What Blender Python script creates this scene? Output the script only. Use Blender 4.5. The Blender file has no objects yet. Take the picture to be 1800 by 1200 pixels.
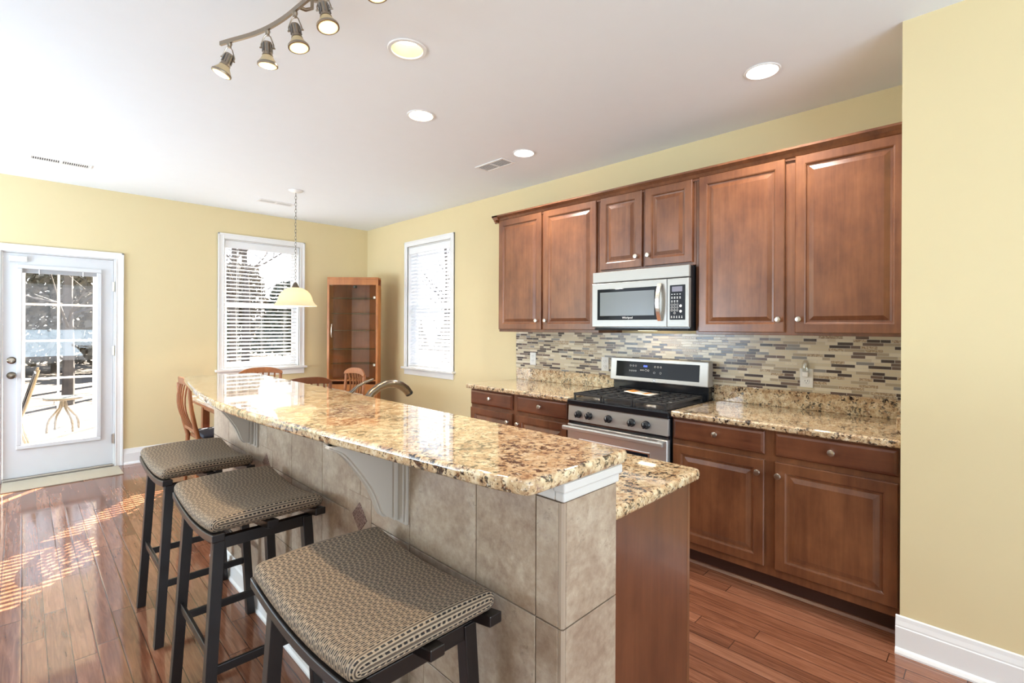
import bpy, bmesh, math, random
from mathutils import Vector, Matrix
random.seed(7)
S = bpy.context.scene
COL = S.collection
PI = math.pi
W, D, CEIL = 3.4156, 6.2746, 2.756          # kitchen wall plane, back wall plane, ceiling height
RW, RY = 2.715, 0.300                        # short wall on the right: plane and its corner

# ------------------------------------------------------------------ camera
cd = bpy.data.cameras.new('camera'); cam = bpy.data.objects.new('camera', cd); COL.objects.link(cam)
cd.sensor_width = 36.0; cd.lens = 857.39 / 1800 * 36.0
cd.shift_y = (575.5 - 600.0) / 1800.0
cd.clip_start = 0.05; cd.clip_end = 200
cam.matrix_world = (Matrix.Translation((0, 0, 1.4096)) @ Matrix.Rotation(-0.78732, 4, 'Z')
                    @ Matrix.Rotation(PI / 2, 4, 'X') @ Matrix.Rotation(0.00469, 4, 'Z'))
S.camera = cam

# ------------------------------------------------------------------ view, world, sun, added fill lamps
S.view_settings.view_transform = 'Standard'; S.view_settings.look = 'None'
S.view_settings.exposure = 0.30; S.view_settings.gamma = 1.0; S.view_settings.use_curve_mapping = False
S.cycles.max_bounces = 10; S.cycles.diffuse_bounces = 5; S.cycles.glossy_bounces = 4
S.cycles.transmission_bounces = 8; S.cycles.transparent_max_bounces = 12
S.cycles.sample_clamp_indirect = 6.0; S.cycles.caustics_reflective = False; S.cycles.caustics_refractive = False

wd = bpy.data.worlds.new('sky'); S.world = wd; wd.use_nodes = True
wn = wd.node_tree; wn.nodes.clear()
wo = wn.nodes.new('ShaderNodeOutputWorld'); wb = wn.nodes.new('ShaderNodeBackground')
wt = wn.nodes.new('ShaderNodeTexCoord'); wsx = wn.nodes.new('ShaderNodeSeparateXYZ'); wr = wn.nodes.new('ShaderNodeValToRGB')
wr.color_ramp.elements[0].position = 0.0; wr.color_ramp.elements[0].color = (0.95, 0.95, 0.97, 1)
wr.color_ramp.elements[1].position = 0.8; wr.color_ramp.elements[1].color = (0.55, 0.72, 1.0, 1)
wn.links.new(wt.outputs['Generated'], wsx.inputs[0]); wn.links.new(wsx.outputs['Z'], wr.inputs[0])
wn.links.new(wr.outputs[0], wb.inputs[0]); wn.links.new(wb.outputs[0], wo.inputs[0])
wb.inputs[1].default_value = 2.0

def lamp(name, kind, loc, direction, energy, color=(1, 1, 1), parent=None, **kw):
    l = bpy.data.lights.new(name, kind); l.energy = energy; l.color = color
    for k, v in kw.items(): setattr(l, k, v)
    o = bpy.data.objects.new(name, l); COL.objects.link(o)
    o.location = loc; o.rotation_euler = Vector(direction).to_track_quat('-Z', 'Y').to_euler()
    if parent:
        o.parent = parent; o.matrix_parent_inverse = Matrix.Translation(-Vector(parent.location))
    return o
lamp('sun', 'SUN', (6, 12, 10), (-0.83, -1.0, -0.80), 52.0, (1.0, 0.90, 0.76), angle=0.0025)
# added area fills at the unseen left and rear walls, standing in for daylight
FILL = (0.88, 0.94, 1.0); CEIL_FILL = (0.63, 0.83, 1.0)
lamp('added_fill_left', 'AREA', (-3.02, 4.7, 1.45), (1, -.1, 0.0), 32, FILL, shape='RECTANGLE', size=2.4, size_y=1.9)
lamp('added_fill_rear', 'AREA', (-0.3, -3.42, 1.45), (0, 1, 0.0), 45, FILL, shape='RECTANGLE', size=4.6, size_y=1.9)
# added lamps at the same openings, tilted up to brighten the ceiling
lamp('ceiling_fill_left', 'AREA', (-2.9, 4.7, 1.0), (1, -.1, 1.2), 175, CEIL_FILL, shape='RECTANGLE', size=2.4, size_y=1.0)
lamp('ceiling_fill_rear', 'AREA', (-0.3, -3.3, 1.0), (0, 1, 1.3), 145, CEIL_FILL, shape='RECTANGLE', size=4.6, size_y=1.0)

# ------------------------------------------------------------------ material helpers
def mat(name):
    m = bpy.data.materials.new(name); m.use_nodes = True
    nt = m.node_tree; return m, nt, nt.nodes['Principled BSDF']
class N:
    """small node builder"""
    def __init__(s, nt): s.nt = nt
    def n(s, t, **kw):
        x = s.nt.nodes.new(t)
        for k, v in kw.items(): setattr(x, k, v)
        return x
    def link(s, a, b): s.nt.links.new(a, b)
    def put(s, sock, v):
        if hasattr(v, 'links'): s.link(v, sock)
        else: sock.default_value = v
    def math(s, op, a, b=0.0, c=None):
        x = s.n('ShaderNodeMath', operation=op); s.put(x.inputs[0], a); s.put(x.inputs[1], b)
        if c is not None: s.put(x.inputs[2], c)
        return x.outputs[0]
    def obj(s, scale=(1, 1, 1), rot=(0, 0, 0), which='Object'):
        t = s.n('ShaderNodeTexCoord'); m = s.n('ShaderNodeMapping')
        m.inputs['Scale'].default_value = scale; m.inputs['Rotation'].default_value = rot
        s.link(t.outputs[which], m.inputs[0]); return m.outputs[0]
    def sep(s, v):
        x = s.n('ShaderNodeSeparateXYZ'); s.link(v, x.inputs[0]); return x.outputs
    def comb(s, a, b, c=0.0):
        x = s.n('ShaderNodeCombineXYZ'); s.put(x.inputs[0], a); s.put(x.inputs[1], b); s.put(x.inputs[2], c); return x.outputs[0]
    def noise(s, v, scale, detail=3, rough=.5, dist=0, out='Fac'):
        x = s.n('ShaderNodeTexNoise'); s.link(v, x.inputs['Vector'])
        x.inputs['Scale'].default_value = scale; x.inputs['Detail'].default_value = detail
        x.inputs['Roughness'].default_value = rough; x.inputs['Distortion'].default_value = dist
        return x.outputs[out]
    def white(s, v):
        x = s.n('ShaderNodeTexWhiteNoise', noise_dimensions='2D'); s.link(v, x.inputs[0]); return x.outputs['Value']
    def ramp(s, f, stops, interp='LINEAR'):
        x = s.n('ShaderNodeValToRGB'); cr = x.color_ramp; cr.interpolation = interp
        while len(cr.elements) < len(stops): cr.elements.new(0.5)
        for e, (p, c) in zip(cr.elements, stops):
            e.position = p; e.color = (*c, 1) if len(c) == 3 else c
        s.link(f, x.inputs[0]); return x.outputs[0]
    def mix(s, f, a, b, mode='MIX'):
        x = s.n('ShaderNodeMix', data_type='RGBA', blend_type=mode)
        s.put(x.inputs['Factor'], f)
        for k, v in ((6, a), (7, b)):
            if hasattr(v, 'links'): s.link(v, x.inputs[k])
            else: x.inputs[k].default_value = (*v, 1)
        return x.outputs[2]
    def bump(s, h, strength, dist, bsdf):
        x = s.n('ShaderNodeBump'); x.inputs['Strength'].default_value = strength; x.inputs['Distance'].default_value = dist
        s.link(h, x.inputs['Height']); s.link(x.outputs[0], bsdf.inputs['Normal'])

def plain(name, col, rough=.5, metal=0., spec=.5, emit=None, es=0., bump=0., bscale=80, coat=0.):
    m, nt, b = mat(name); k = N(nt)
    v = k.obj(); f = k.noise(v, 9, 3)
    c2 = tuple(x * .975 for x in col)
    k.link(k.mix(f, col, c2), b.inputs['Base Color'])
    b.inputs['Roughness'].default_value = rough; b.inputs['Metallic'].default_value = metal
    b.inputs['Specular IOR Level'].default_value = spec; b.inputs['Coat Weight'].default_value = coat
    if emit: b.inputs['Emission Color'].default_value = (*emit, 1); b.inputs['Emission Strength'].default_value = es
    if bump: k.bump(k.noise(v, bscale, 4), bump, .002, b)
    return m

def wood(name, dark, light, rough=.35, axis='Z', gscale=1., coat=.0):
    m, nt, b = mat(name); k = N(nt)
    sc = {'Z': (9, 9, .55), 'X': (.55, 9, 9), 'Y': (9, .55, 9)}[axis]
    v = k.obj(tuple(x * gscale for x in sc))
    f = k.noise(v, 4.0, 5, .6, .6)
    blotch = k.noise(k.obj((1, 1, .6)), 5.5, 4, .6)
    f2 = k.math('ADD', k.math('MULTIPLY', f, .36), k.math('MULTIPLY', blotch, .68))
    k.link(k.ramp(f2, [(.35, dark), (.72, light)]), b.inputs['Base Color'])
    b.inputs['Roughness'].default_value = rough; b.inputs['Coat Weight'].default_value = coat; b.inputs['Coat Roughness'].default_value = .15
    k.bump(f, .06, .002, b)
    return m

def granite():
    m, nt, b = mat('granite'); k = N(nt); v = k.obj((1, 1, 1), (.3, .5, .4))
    base = k.ramp(k.noise(v, 30, 5, .65, .4), [(.32, (.30, .165, .085)), (.45, (.52, .36, .205)), (.57, (.68, .54, .35)), (.72, (.80, .71, .54))])
    patch = k.noise(v, 11, 3, .55)
    f1 = k.math('ADD', k.noise(v, 58, 4, .65, .5), k.math('MULTIPLY', k.math('SUBTRACT', patch, .5), .45))
    c = k.mix(k.ramp(f1, [(.55, (0, 0, 0)), (.61, (1, 1, 1))]), base, (.040, .028, .022))
    d2 = k.ramp(k.noise(v, 95, 3, .6), [(.57, (0, 0, 0)), (.64, (1, 1, 1))])
    c = k.mix(k.math('MULTIPLY', d2, .8), c, (.17, .075, .035))
    d3 = k.ramp(k.noise(k.obj((1, 1, 1), (.9, 0, 1.2)), 80, 3, .6), [(.62, (0, 0, 0)), (.70, (1, 1, 1))])
    c = k.mix(k.math('MULTIPLY', d3, .7), c, (.80, .72, .58))
    k.link(c, b.inputs['Base Color']); b.inputs['Roughness'].default_value = .05; b.inputs['Specular IOR Level'].default_value = .8; b.inputs['Coat Weight'].default_value = .6; b.inputs['Coat Roughness'].default_value = .02; b.inputs['Coat IOR'].default_value = 1.6
    return m

def floor_mat():
    m, nt, b = mat('hardwood'); k = N(nt); v = k.obj(); o = k.sep(v)
    pw, pl = .0785, .95
    u = k.math('DIVIDE', o[0], pw); row = k.math('FLOOR', u); fu = k.math('FRACT', u)
    off = k.math('MULTIPLY', k.white(k.comb(row, 3.3)), 7.0)
    q = k.math('ADD', k.math('DIVIDE', o[1], pl), off); cell = k.math('FLOOR', q); fq = k.math('FRACT', q)
    rnd = k.white(k.comb(row, cell))
    gv = k.comb(k.math('MULTIPLY', o[0], 26), k.math('MULTIPLY', k.math('ADD', o[1], k.math('MULTIPLY', rnd, 30)), 1.6), rnd)
    g = k.noise(gv, 2.2, 5, .62, 1.2)
    tone = k.math('ADD', k.math('MULTIPLY', g, .75), k.math('MULTIPLY', rnd, .22))
    c = k.ramp(tone, [(.25, (.085, .030, .016)), (.5, (.215, .083, .044)), (.78, (.36, .165, .098))])
    eu = k.math('MINIMUM', fu, k.math('SUBTRACT', 1.0, fu)); eq = k.math('MULTIPLY', k.math('MINIMUM', fq, k.math('SUBTRACT', 1.0, fq)), pl / pw)
    e = k.math('MINIMUM', eu, eq)
    gap = k.ramp(e, [(.012, (0, 0, 0)), (.03, (1, 1, 1))])
    k.link(k.mix(gap, (.05, .018, .010), c), b.inputs['Base Color'])
    b.inputs['Roughness'].default_value = .085; b.inputs['Specular IOR Level'].default_value = .85
    h = k.ramp(e, [(.0, (0, 0, 0)), (.07, (1, 1, 1))])
    hh = k.math('ADD', k.math('ADD', k.math('MULTIPLY', h, 1.0), k.math('MULTIPLY', k.noise(v, 9, 2), .5)), k.math('MULTIPLY', g, .05))
    k.bump(hh, .055, .004, b)
    return m

def mosaic():
    m, nt, b = mat('mosaic_tile'); k = N(nt); o = k.sep(k.obj())
    rh = .0185
    r = k.math('DIVIDE', o[2], rh); row = k.math('FLOOR', r); fr = k.math('FRACT', r)
    ln = k.math('ADD', .12, k.math('MULTIPLY', k.white(k.comb(row, 9.1)), .09))
    u = k.math('ADD', k.math('DIVIDE', o[1], ln), k.math('MULTIPLY', k.white(k.comb(row, 2.7)), 9.0))
    cell = k.math('FLOOR', u); fu = k.math('FRACT', u)
    split = k.math('ADD', .3, k.math('MULTIPLY', k.white(k.comb(cell, k.math('ADD', row, 50))), .4))
    side = k.math('GREATER_THAN', fu, split)
    rnd = k.white(k.comb(k.math('ADD', k.math('MULTIPLY', cell, 2.0), side), row))
    c = k.ramp(rnd, [(0, (.60, .52, .37)), (.27, (.40, .33, .235)), (.42, (.060, .042, .038)), (.58, (.145, .098, .078)), (.68, (.24, .225, .215)), (.75, (.70, .63, .49)), (.9, (.30, .21, .13))], 'CONSTANT')
    st = k.noise(k.obj(), 160, 3, .7)
    stone = k.math('GREATER_THAN', rnd, .9)
    c = k.mix(k.math('MULTIPLY', stone, k.ramp(st, [(.45, (0, 0, 0)), (.6, (1, 1, 1))])), c, (.62, .52, .37))
    dv = k.math('MULTIPLY', k.math('MINIMUM', fr, k.math('SUBTRACT', 1.0, fr)), rh)
    du = k.math('MULTIPLY', k.math('MINIMUM', k.math('MINIMUM', fu, k.math('SUBTRACT', 1.0, fu)), k.math('ABSOLUTE', k.math('SUBTRACT', fu, split))), ln)
    e = k.math('MINIMUM', dv, du)
    f = k.math('GREATER_THAN', e, .0011)
    k.link(k.mix(f, (.55, .50, .42), c), b.inputs['Base Color'])
    k.link(k.math('SUBTRACT', .55, k.math('MULTIPLY', f, .32)), b.inputs['Roughness'])
    k.bump(f, .3, .0015, b)
    return m

def travertine():
    m, nt, b = mat('travertine_tile'); k = N(nt); v = k.obj()
    g = k.n('ShaderNodeNewGeometry'); rnd = g.outputs['Random Per Island']
    o = k.sep(v)
    vv = k.comb(k.math('ADD', o[0], k.math('MULTIPLY', rnd, 5)), k.math('ADD', o[1], k.math('MULTIPLY', rnd, 9)), o[2])
    a = k.math('ADD', k.math('MULTIPLY', k.noise(vv, 6, 4, .6, .5), .55), k.math('MULTIPLY', k.noise(vv, 45, 5, .7), .45))
    c = k.ramp(a, [(.36, (.245, .165, .115)), (.5, (.375, .285, .207)), (.64, (.50, .415, .32))])
    pit = k.ramp(k.noise(vv, 42, 5, .75, 1.6), [(.55, (0, 0, 0)), (.66, (1, 1, 1))])
    gate = k.ramp(k.noise(vv, 6, 3), [(.42, (0, 0, 0)), (.56, (1, 1, 1))])
    pg = k.math('MULTIPLY', pit, gate)
    c = k.mix(k.math('MULTIPLY', pg, .6), c, (.16, .115, .085))
    c = k.mix(k.math('MULTIPLY', rnd, .3), c, (.33, .245, .19))
    k.link(c, b.inputs['Base Color']); b.inputs['Roughness'].default_value = .35
    k.bump(k.math('SUBTRACT', a, k.math('MULTIPLY', pg, .5)), .25, .003, b)
    return m

def decor():
    m, nt, b = mat('pressed_metal_tile'); k = N(nt)
    v = k.n('ShaderNodeTexVoronoi'); v.feature = 'DISTANCE_TO_EDGE'; v.inputs['Scale'].default_value = 85
    k.link(k.obj(), v.inputs['Vector'])
    f = k.ramp(v.outputs['Distance'], [(.05, (1, 1, 1)), (.16, (0, 0, 0))])
    k.link(k.mix(f, (.125, .062, .047), (.27, .175, .14)), b.inputs['Base Color'])
    b.inputs['Roughness'].default_value = .4; b.inputs['Metallic'].default_value = .25; k.bump(f, .5, .002, b)
    return m

def weave():
    m, nt, b = mat('woven_rush'); k = N(nt); o = k.sep(k.obj((1, 1, 1), which='UV'))
    p = .0136
    v = k.math('DIVIDE', o[1], p); row = k.math('FLOOR', v); fv = k.math('FRACT', v)
    wob = k.math('MULTIPLY', k.noise(k.obj((60, 60, 1), which='UV'), 1.0, 2), .5)
    u = k.math('ADD', k.math('ADD', k.math('DIVIDE', o[0], .0150), wob), k.math('MULTIPLY', k.white(k.comb(row, 4.4)), 1.0)); fu = k.math('FRACT', u)
    ev = k.math('ABSOLUTE', k.math('SUBTRACT', fv, .5))
    dash = k.math('MULTIPLY', k.math('LESS_THAN', ev, .16), k.math('LESS_THAN', fu, .62))
    edge = k.ramp(ev, [(.33, (0, 0, 0)), (.43, (1, 1, 1))])
    n = k.noise(k.obj((40, 300, 1), which='UV'), 3, 3)
    c = k.ramp(n, [(.3, (.25, .180, .118)), (.7, (.43, .33, .23))])
    c = k.mix(k.math('MULTIPLY', edge, .88), c, (.055, .038, .028))
    c = k.mix(dash, c, (.014, .010, .009))
    k.link(c, b.inputs['Base Color']); b.inputs['Roughness'].default_value = .62
    h = k.math('ABSOLUTE', k.math('SINE', k.math('MULTIPLY', fv, 2 * PI)))
    h = k.math('SUBTRACT', h, k.math('MULTIPLY', dash, .8))
    k.bump(h, .8, .003, b)
    return m

def glass(name, tint=(1, 1, 1), refl=.06, rough=0.0):
    m, nt, b = mat(name); nt.nodes.remove(b); k = N(nt)
    t = k.n('ShaderNodeBsdfTransparent'); t.inputs[0].default_value = (*tint, 1)
    g = k.n('ShaderNodeBsdfGlossy'); g.inputs['Roughness'].default_value = rough
    lw = k.n('ShaderNodeLayerWeight'); lw.inputs[0].default_value = .35
    f = k.math('ADD', refl, k.math('MULTIPLY', k.math('POWER', lw.outputs['Facing'], 4.0), .6))
    mx = k.n('ShaderNodeMixShader'); k.link(f, mx.inputs[0]); k.link(t.outputs[0], mx.inputs[1]); k.link(g.outputs[0], mx.inputs[2])
    k.link(mx.outputs[0], nt.nodes['Material Output'].inputs[0]); return m

def translucent(name, col, trans=.5, rough=.4, emit=None, es=0):
    m, nt, b = mat(name); k = N(nt)
    b.inputs['Base Color'].default_value = (*col, 1); b.inputs['Roughness'].default_value = rough
    t = k.n('ShaderNodeBsdfTranslucent'); t.inputs[0].default_value = (*col, 1)
    mx = k.n('ShaderNodeMixShader'); mx.inputs[0].default_value = trans
    k.link(b.outputs[0], mx.inputs[1]); k.link(t.outputs[0], mx.inputs[2]); k.link(mx.outputs[0], nt.nodes['Material Output'].inputs[0])
    if emit: b.inputs['Emission Color'].default_value = (*emit, 1); b.inputs['Emission Strength'].default_value = es
    return m

def steel(name='brushed_steel', col=(.49, .48, .46), rough=.40, axis='Y', metal=.7):
    m, nt, b = mat(name); k = N(nt)
    sc = {'Y': (300, 2, 300), 'Z': (300, 300, 2)}[axis]
    f = k.noise(k.obj(sc), 2, 3)
    k.link(k.mix(f, col, tuple(x * .86 for x in col)), b.inputs['Base Color'])
    b.inputs['Metallic'].default_value = metal; b.inputs['Roughness'].default_value = rough
    b.inputs['Anisotropic'].default_value = .4
    return m

def matweave():
    m, nt, b = mat('sisal_mat'); k = N(nt); o = k.sep(k.obj())
    a = k.math('SINE', k.math('MULTIPLY', o[0], 900)); c = k.math('SINE', k.math('MULTIPLY', o[1], 600))
    f = k.math('ADD', .5, k.math('MULTIPLY', k.math('MULTIPLY', a, c), .5))
    k.link(k.mix(f, (.38, .33, .25), (.58, .53, .43)), b.inputs['Base Color']); b.inputs['Roughness'].default_value = .9
    k.bump(f, .4, .002, b); return m

def foliage(name, a, c):
    m, nt, b = mat(name); k = N(nt)
    k.link(k.ramp(k.noise(k.obj(), 3, 3), [(.3, a), (.7, c)]), b.inputs['Base Color']); b.inputs['Roughness'].default_value = .7
    return m

M = dict(
    wall=plain('yellow_paint', (.715, .603, .362), .75, spec=.25, bump=.05, bscale=220),
    ceil=plain('ceiling_paint', (.83, .875, .93), .9, spec=.2),
    trim=plain('white_trim_paint', (.82, .82, .82), .35),
    door=plain('door_paint', (.66, .67, .69), .4),
    floor=floor_mat(), granite=granite(), mosaic=mosaic(), trav=travertine(), decor=decor(), weave=weave(),
    grout=plain('grout', (.30, .225, .165), .9),
    cab=wood('stained_maple', (.090, .029, .013), (.235, .093, .039), .33, coat=.25),
    cabh=wood('stained_maple_drawer', (.082, .024, .012), (.195, .070, .031), .33, 'Y', coat=.25),
    teak=wood('teak', (.20, .065, .022), (.42, .165, .06), .38),
    dteak=wood('teak_dark', (.13, .045, .02), (.30, .115, .05), .38),
    cherry=wood('cherry_case', (.30, .095, .022), (.52, .20, .055), .35),
    cherryd=wood('cherry_back', (.20, .050, .015), (.38, .105, .030), .4),
    steel=steel('brushed_steel', (.54, .53, .51)), mwsteel=steel('microwave_steel', (.40, .39, .37), .45), tracknickel=plain('track_nickel', (.36, .31, .25), .3, 1.), halring=plain('halogen_ring', (1, .8, .45), .4, emit=(1.0, .66, .28), es=1.6),
    nickel=plain('satin_nickel', (.66, .62, .56), .28, 1.), bronze=plain('aged_nickel', (.19, .155, .12), .25, 1.),
    black=plain('black_enamel', (.012, .013, .016), .16), iron=plain('cast_iron', (.03, .03, .032), .5),
    bglass=plain('black_glass', (.008, .011, .016), .06, spec=.12), grey=plain('grey_glass', (.13, .15, .165), .2),
    bmetal=plain('black_brown_metal', (.010, .0065, .006), .36), plastic=plain('white_plastic', (.80, .79, .76), .35),
    dslot=plain('dark_slot', (.03, .03, .03), .6), rubber=plain('black_rubber', (.02, .02, .02), .8),
    white=plain('white_print', (.85, .85, .85), .5), chromed=plain('dark_chrome', (.25, .24, .23), .2, 1.),
    slat=translucent('blind_slat', (.86, .87, .89), .45, .4), vinyl=plain('white_vinyl', (.84, .85, .87), .35),
    pane=glass('window_glass', (1, 1, 1), .03), cabglass=glass('cabinet_glass', (.95, .97, .96), .02), shelfglass=glass('shelf_glass', (.72, .86, .80), .12),
    shade=translucent('alabaster_glass', (.95, .86, .72), .72, .3), canwhite=plain('can_trim', (.80, .80, .80), .5),
    baffle=plain('can_baffle', (.80, .63, .30), .45),
    ledc=plain('led_lens', (1, 1, 1), .5, emit=(1.0, .99, .97), es=7), ledw=plain('warm_lens', (1, .95, .8), .5, emit=(1.0, .90, .66), es=7),
    hal=plain('halogen_lens', (1, .9, .7), .5, emit=(1.0, .86, .60), es=9), halrim=translucent('halogen_glass', (.95, .78, .50), .5, .25),
    bulb=plain('bulb', (1, .95, .85), .5, emit=(1.0, .88, .68), es=16), blue=plain('clock_digits', (.05, .08, .5), .5, emit=(.12, .2, 1.0), es=3),
    sisal=matweave(), paperw=plain('leaflet_paper', (.85, .83, .76), .6), orange=plain('leaflet_print', (.80, .33, .07), .55),
    deck=plain('pale_deck', (.50, .49, .47), .7), porch=plain('porch_white', (.83, .84, .86), .5), soil=plain('leaf_litter', (.085, .068, .052), .95),
    alu=plain('champagne_frame', (.16, .13, .10), .4, .3), sling=plain('sling_fabric', (.06, .065, .085), .8),
    frost=plain('frosted_table_glass', (.25, .30, .32), .12), bark=foliage('bark', (.045, .040, .038), (.11, .095, .085)),
    leaf=foliage('evergreen', (.045, .058, .048), (.13, .155, .11)), leafb=foliage('autumn_leaf', (.09, .08, .065), (.21, .18, .13)),
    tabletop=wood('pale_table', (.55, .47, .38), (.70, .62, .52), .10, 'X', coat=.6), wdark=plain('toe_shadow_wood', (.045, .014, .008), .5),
    ctop=plain('range_top_dark', (.035, .030, .030), .3), night=glass('night_light_lens', (.95, .95, .93), .2, .1),
)
# ------------------------------------------------------------------ mesh helpers
XF = {}                                       # thing name -> Matrix (world) for parts given in world coordinates
class MB:
    def __init__(s): s.v = []; s.f = []; s.uv = {}
    def add(s, vs, fs):
        b = len(s.v); s.v += [tuple(x) for x in vs]; s.f += [tuple(b + i for i in f) for f in fs]; return s
    def box(s, x0, y0, z0, x1, y1, z1):
        x0, x1 = sorted((x0, x1)); y0, y1 = sorted((y0, y1)); z0, z1 = sorted((z0, z1))
        return s.add([(x0, y0, z0), (x1, y0, z0), (x1, y1, z0), (x0, y1, z0), (x0, y0, z1), (x1, y0, z1), (x1, y1, z1), (x0, y1, z1)],
                     [(0, 3, 2, 1), (4, 5, 6, 7), (0, 1, 5, 4), (1, 2, 6, 5), (2, 3, 7, 6), (3, 0, 4, 7)])
    def prism(s, poly, axis, a, b):
        """poly: 2-D outline; axis x -> (y,z), y -> (x,z), z -> (x,y)"""
        f = {'x': lambda p, t: (t, p[0], p[1]), 'y': lambda p, t: (p[0], t, p[1]), 'z': lambda p, t: (p[0], p[1], t)}[axis]
        n = len(poly); vs = [f(p, a) for p in poly] + [f(p, b) for p in poly]
        return s.add(vs, [tuple(range(n)), tuple(range(2 * n - 1, n - 1, -1))] + [(i, (i + 1) % n, n + (i + 1) % n, n + i) for i in range(n)])
    def beam(s, p, q, w, h, up=(0, 0, 1)):
        p, q = Vector(p), Vector(q); d = (q - p).normalized(); r = d.cross(Vector(up))
        if r.length < 1e-4: r = d.cross(Vector((1, 0, 0)))
        r.normalize(); u = r.cross(d); vs = []
        for c in (p, q):
            for a, b in ((-1, -1), (1, -1), (1, 1), (-1, 1)): vs.append(c + r * a * w / 2 + u * b * h / 2)
        return s.add(vs, [(0, 3, 2, 1), (4, 5, 6, 7), (0, 1, 5, 4), (1, 2, 6, 5), (2, 3, 7, 6), (3, 0, 4, 7)])
    def tube(s, pts, r, n=10, closed=False):
        pts = [Vector(p) for p in pts]; m = len(pts); rr = r if isinstance(r, (list, tuple)) else [r] * m
        b = len(s.v); ref = None
        for i, p in enumerate(pts):
            if closed: t = pts[(i + 1) % m] - pts[i - 1]
            else: t = pts[min(i + 1, m - 1)] - pts[max(i - 1, 0)]
            t.normalize()
            if ref is None: ref = t.cross(Vector((0, 0, 1)) if abs(t.z) < .9 else Vector((1, 0, 0))).normalized()
            ref = (ref - t * ref.dot(t)).normalized(); bi = t.cross(ref)
            for j in range(n):
                a = 2 * PI * j / n; s.v.append(tuple(p + (ref * math.cos(a) + bi * math.sin(a)) * rr[i]))
        for i in range(m if closed else m - 1):
            k = (i + 1) % m
            for j in range(n): s.f.append((b + i * n + j, b + i * n + (j + 1) % n, b + k * n + (j + 1) % n, b + k * n + j))
        if not closed: s.f.append(tuple(b + j for j in range(n))[::-1]); s.f.append(tuple(b + (m - 1) * n + j for j in range(n)))
        return s
    def lathe(s, prof, c=(0, 0, 0), d=(0, 0, 1), n=28):
        """prof: (radius, height) along d from c"""
        q = Vector((0, 0, 1)).rotation_difference(Vector(d).normalized()); c = Vector(c); b = len(s.v)
        for r, h in prof:
            for j in range(n):
                a = 2 * PI * j / n; s.v.append(tuple(c + q @ Vector((max(r, 1e-5) * math.cos(a), max(r, 1e-5) * math.sin(a), h))))
        for i in range(len(prof) - 1):
            for j in range(n): s.f.append((b + i * n + j, b + i * n + (j + 1) % n, b + (i + 1) * n + (j + 1) % n, b + (i + 1) * n + j))
        s.f.append(tuple(b + j for j in range(n))[::-1]); s.f.append(tuple(b + (len(prof) - 1) * n + j for j in range(n)))
        return s
    def rings(s, rects, mp, back):
        """nested rectangles [(u0,u1,v0,v1,depth)] front face, closed with a back at depth `back`; mp maps (u,v,d) to a point"""
        seq = [(*rects[0][:4], back)] + list(rects); b = len(s.v)
        for u0, u1, v0, v1, d in seq:
            for u, v in ((u0, v0), (u1, v0), (u1, v1), (u0, v1)): s.v.append(tuple(mp(u, v, d)))
        for i in range(len(seq) - 1):
            for j in range(4): s.f.append((b + i * 4 + j, b + i * 4 + (j + 1) % 4, b + (i + 1) * 4 + (j + 1) % 4, b + (i + 1) * 4 + j))
        s.f.append((b, b + 3, b + 2, b + 1)); e = b + (len(seq) - 1) * 4; s.f.append((e, e + 1, e + 2, e + 3))
        return s
    def sphere(s, c, r, sc=(1, 1, 1), nu=14, nv=9):
        return s.lathe([(r * math.sin(PI * i / nv), -r * math.cos(PI * i / nv)) for i in range(nv + 1)], c, n=nu) if sc == (1, 1, 1) else s._ell(c, r, sc, nu, nv)
    def _ell(s, c, r, sc, nu, nv):
        b = len(s.v); s.lathe([(r * math.sin(PI * i / nv), -r * math.cos(PI * i / nv)) for i in range(nv + 1)], (0, 0, 0), n=nu)
        s.v[b:] = [(c[0] + x * sc[0], c[1] + y * sc[1], c[2] + z * sc[2]) for x, y, z in s.v[b:]]; return s
    def build(s, name, m, parent=None, bev=0., smooth=False, seg=2, tilt=None, label=None):
        vs = s.v
        origin = Vector((0, 0, 0))
        if parent is None:
            xs, ys, zs = zip(*vs); origin = Vector(((min(xs) + max(xs)) / 2, (min(ys) + max(ys)) / 2, min(zs)))
            vs = [Vector(v) - origin for v in vs]
        else:
            inv = XF.get(parent.name)
            if inv is not None: vs = [inv @ Vector(v) for v in vs]
        me = bpy.data.meshes.new(name); me.from_pydata([tuple(v) for v in vs], [], s.f); me.update()
        bm = bmesh.new(); bm.from_mesh(me); bmesh.ops.recalc_face_normals(bm, faces=bm.faces); bm.to_mesh(me); bm.free()
        me.materials.append(m)
        if smooth:
            me.shade_smooth(); me.set_sharp_from_angle(angle=math.radians(38))
        o = bpy.data.objects.new(name, me); COL.objects.link(o); o.location = origin
        if parent is not None:
            o.parent = parent
            if inv is not None: XF[o.name] = inv
        else: XF[o.name] = Matrix.Translation(-origin)
        if bev:
            b = o.modifiers.new('bevel', 'BEVEL'); b.width = bev; b.segments = seg; b.limit_method = 'ANGLE'; b.angle_limit = math.radians(40)
            b.harden_normals = False
        if label: o['label'] = label
        return o

def smooth_pts(p, it=2):
    for _ in range(it):
        q = [p[0]]
        for a, b in zip(p[:-1], p[1:]): q += [(a[0] * .75 + b[0] * .25, a[1] * .75 + b[1] * .25), (a[0] * .25 + b[0] * .75, a[1] * .25 + b[1] * .75)]
        p = q + [p[-1]]
    return p

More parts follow.
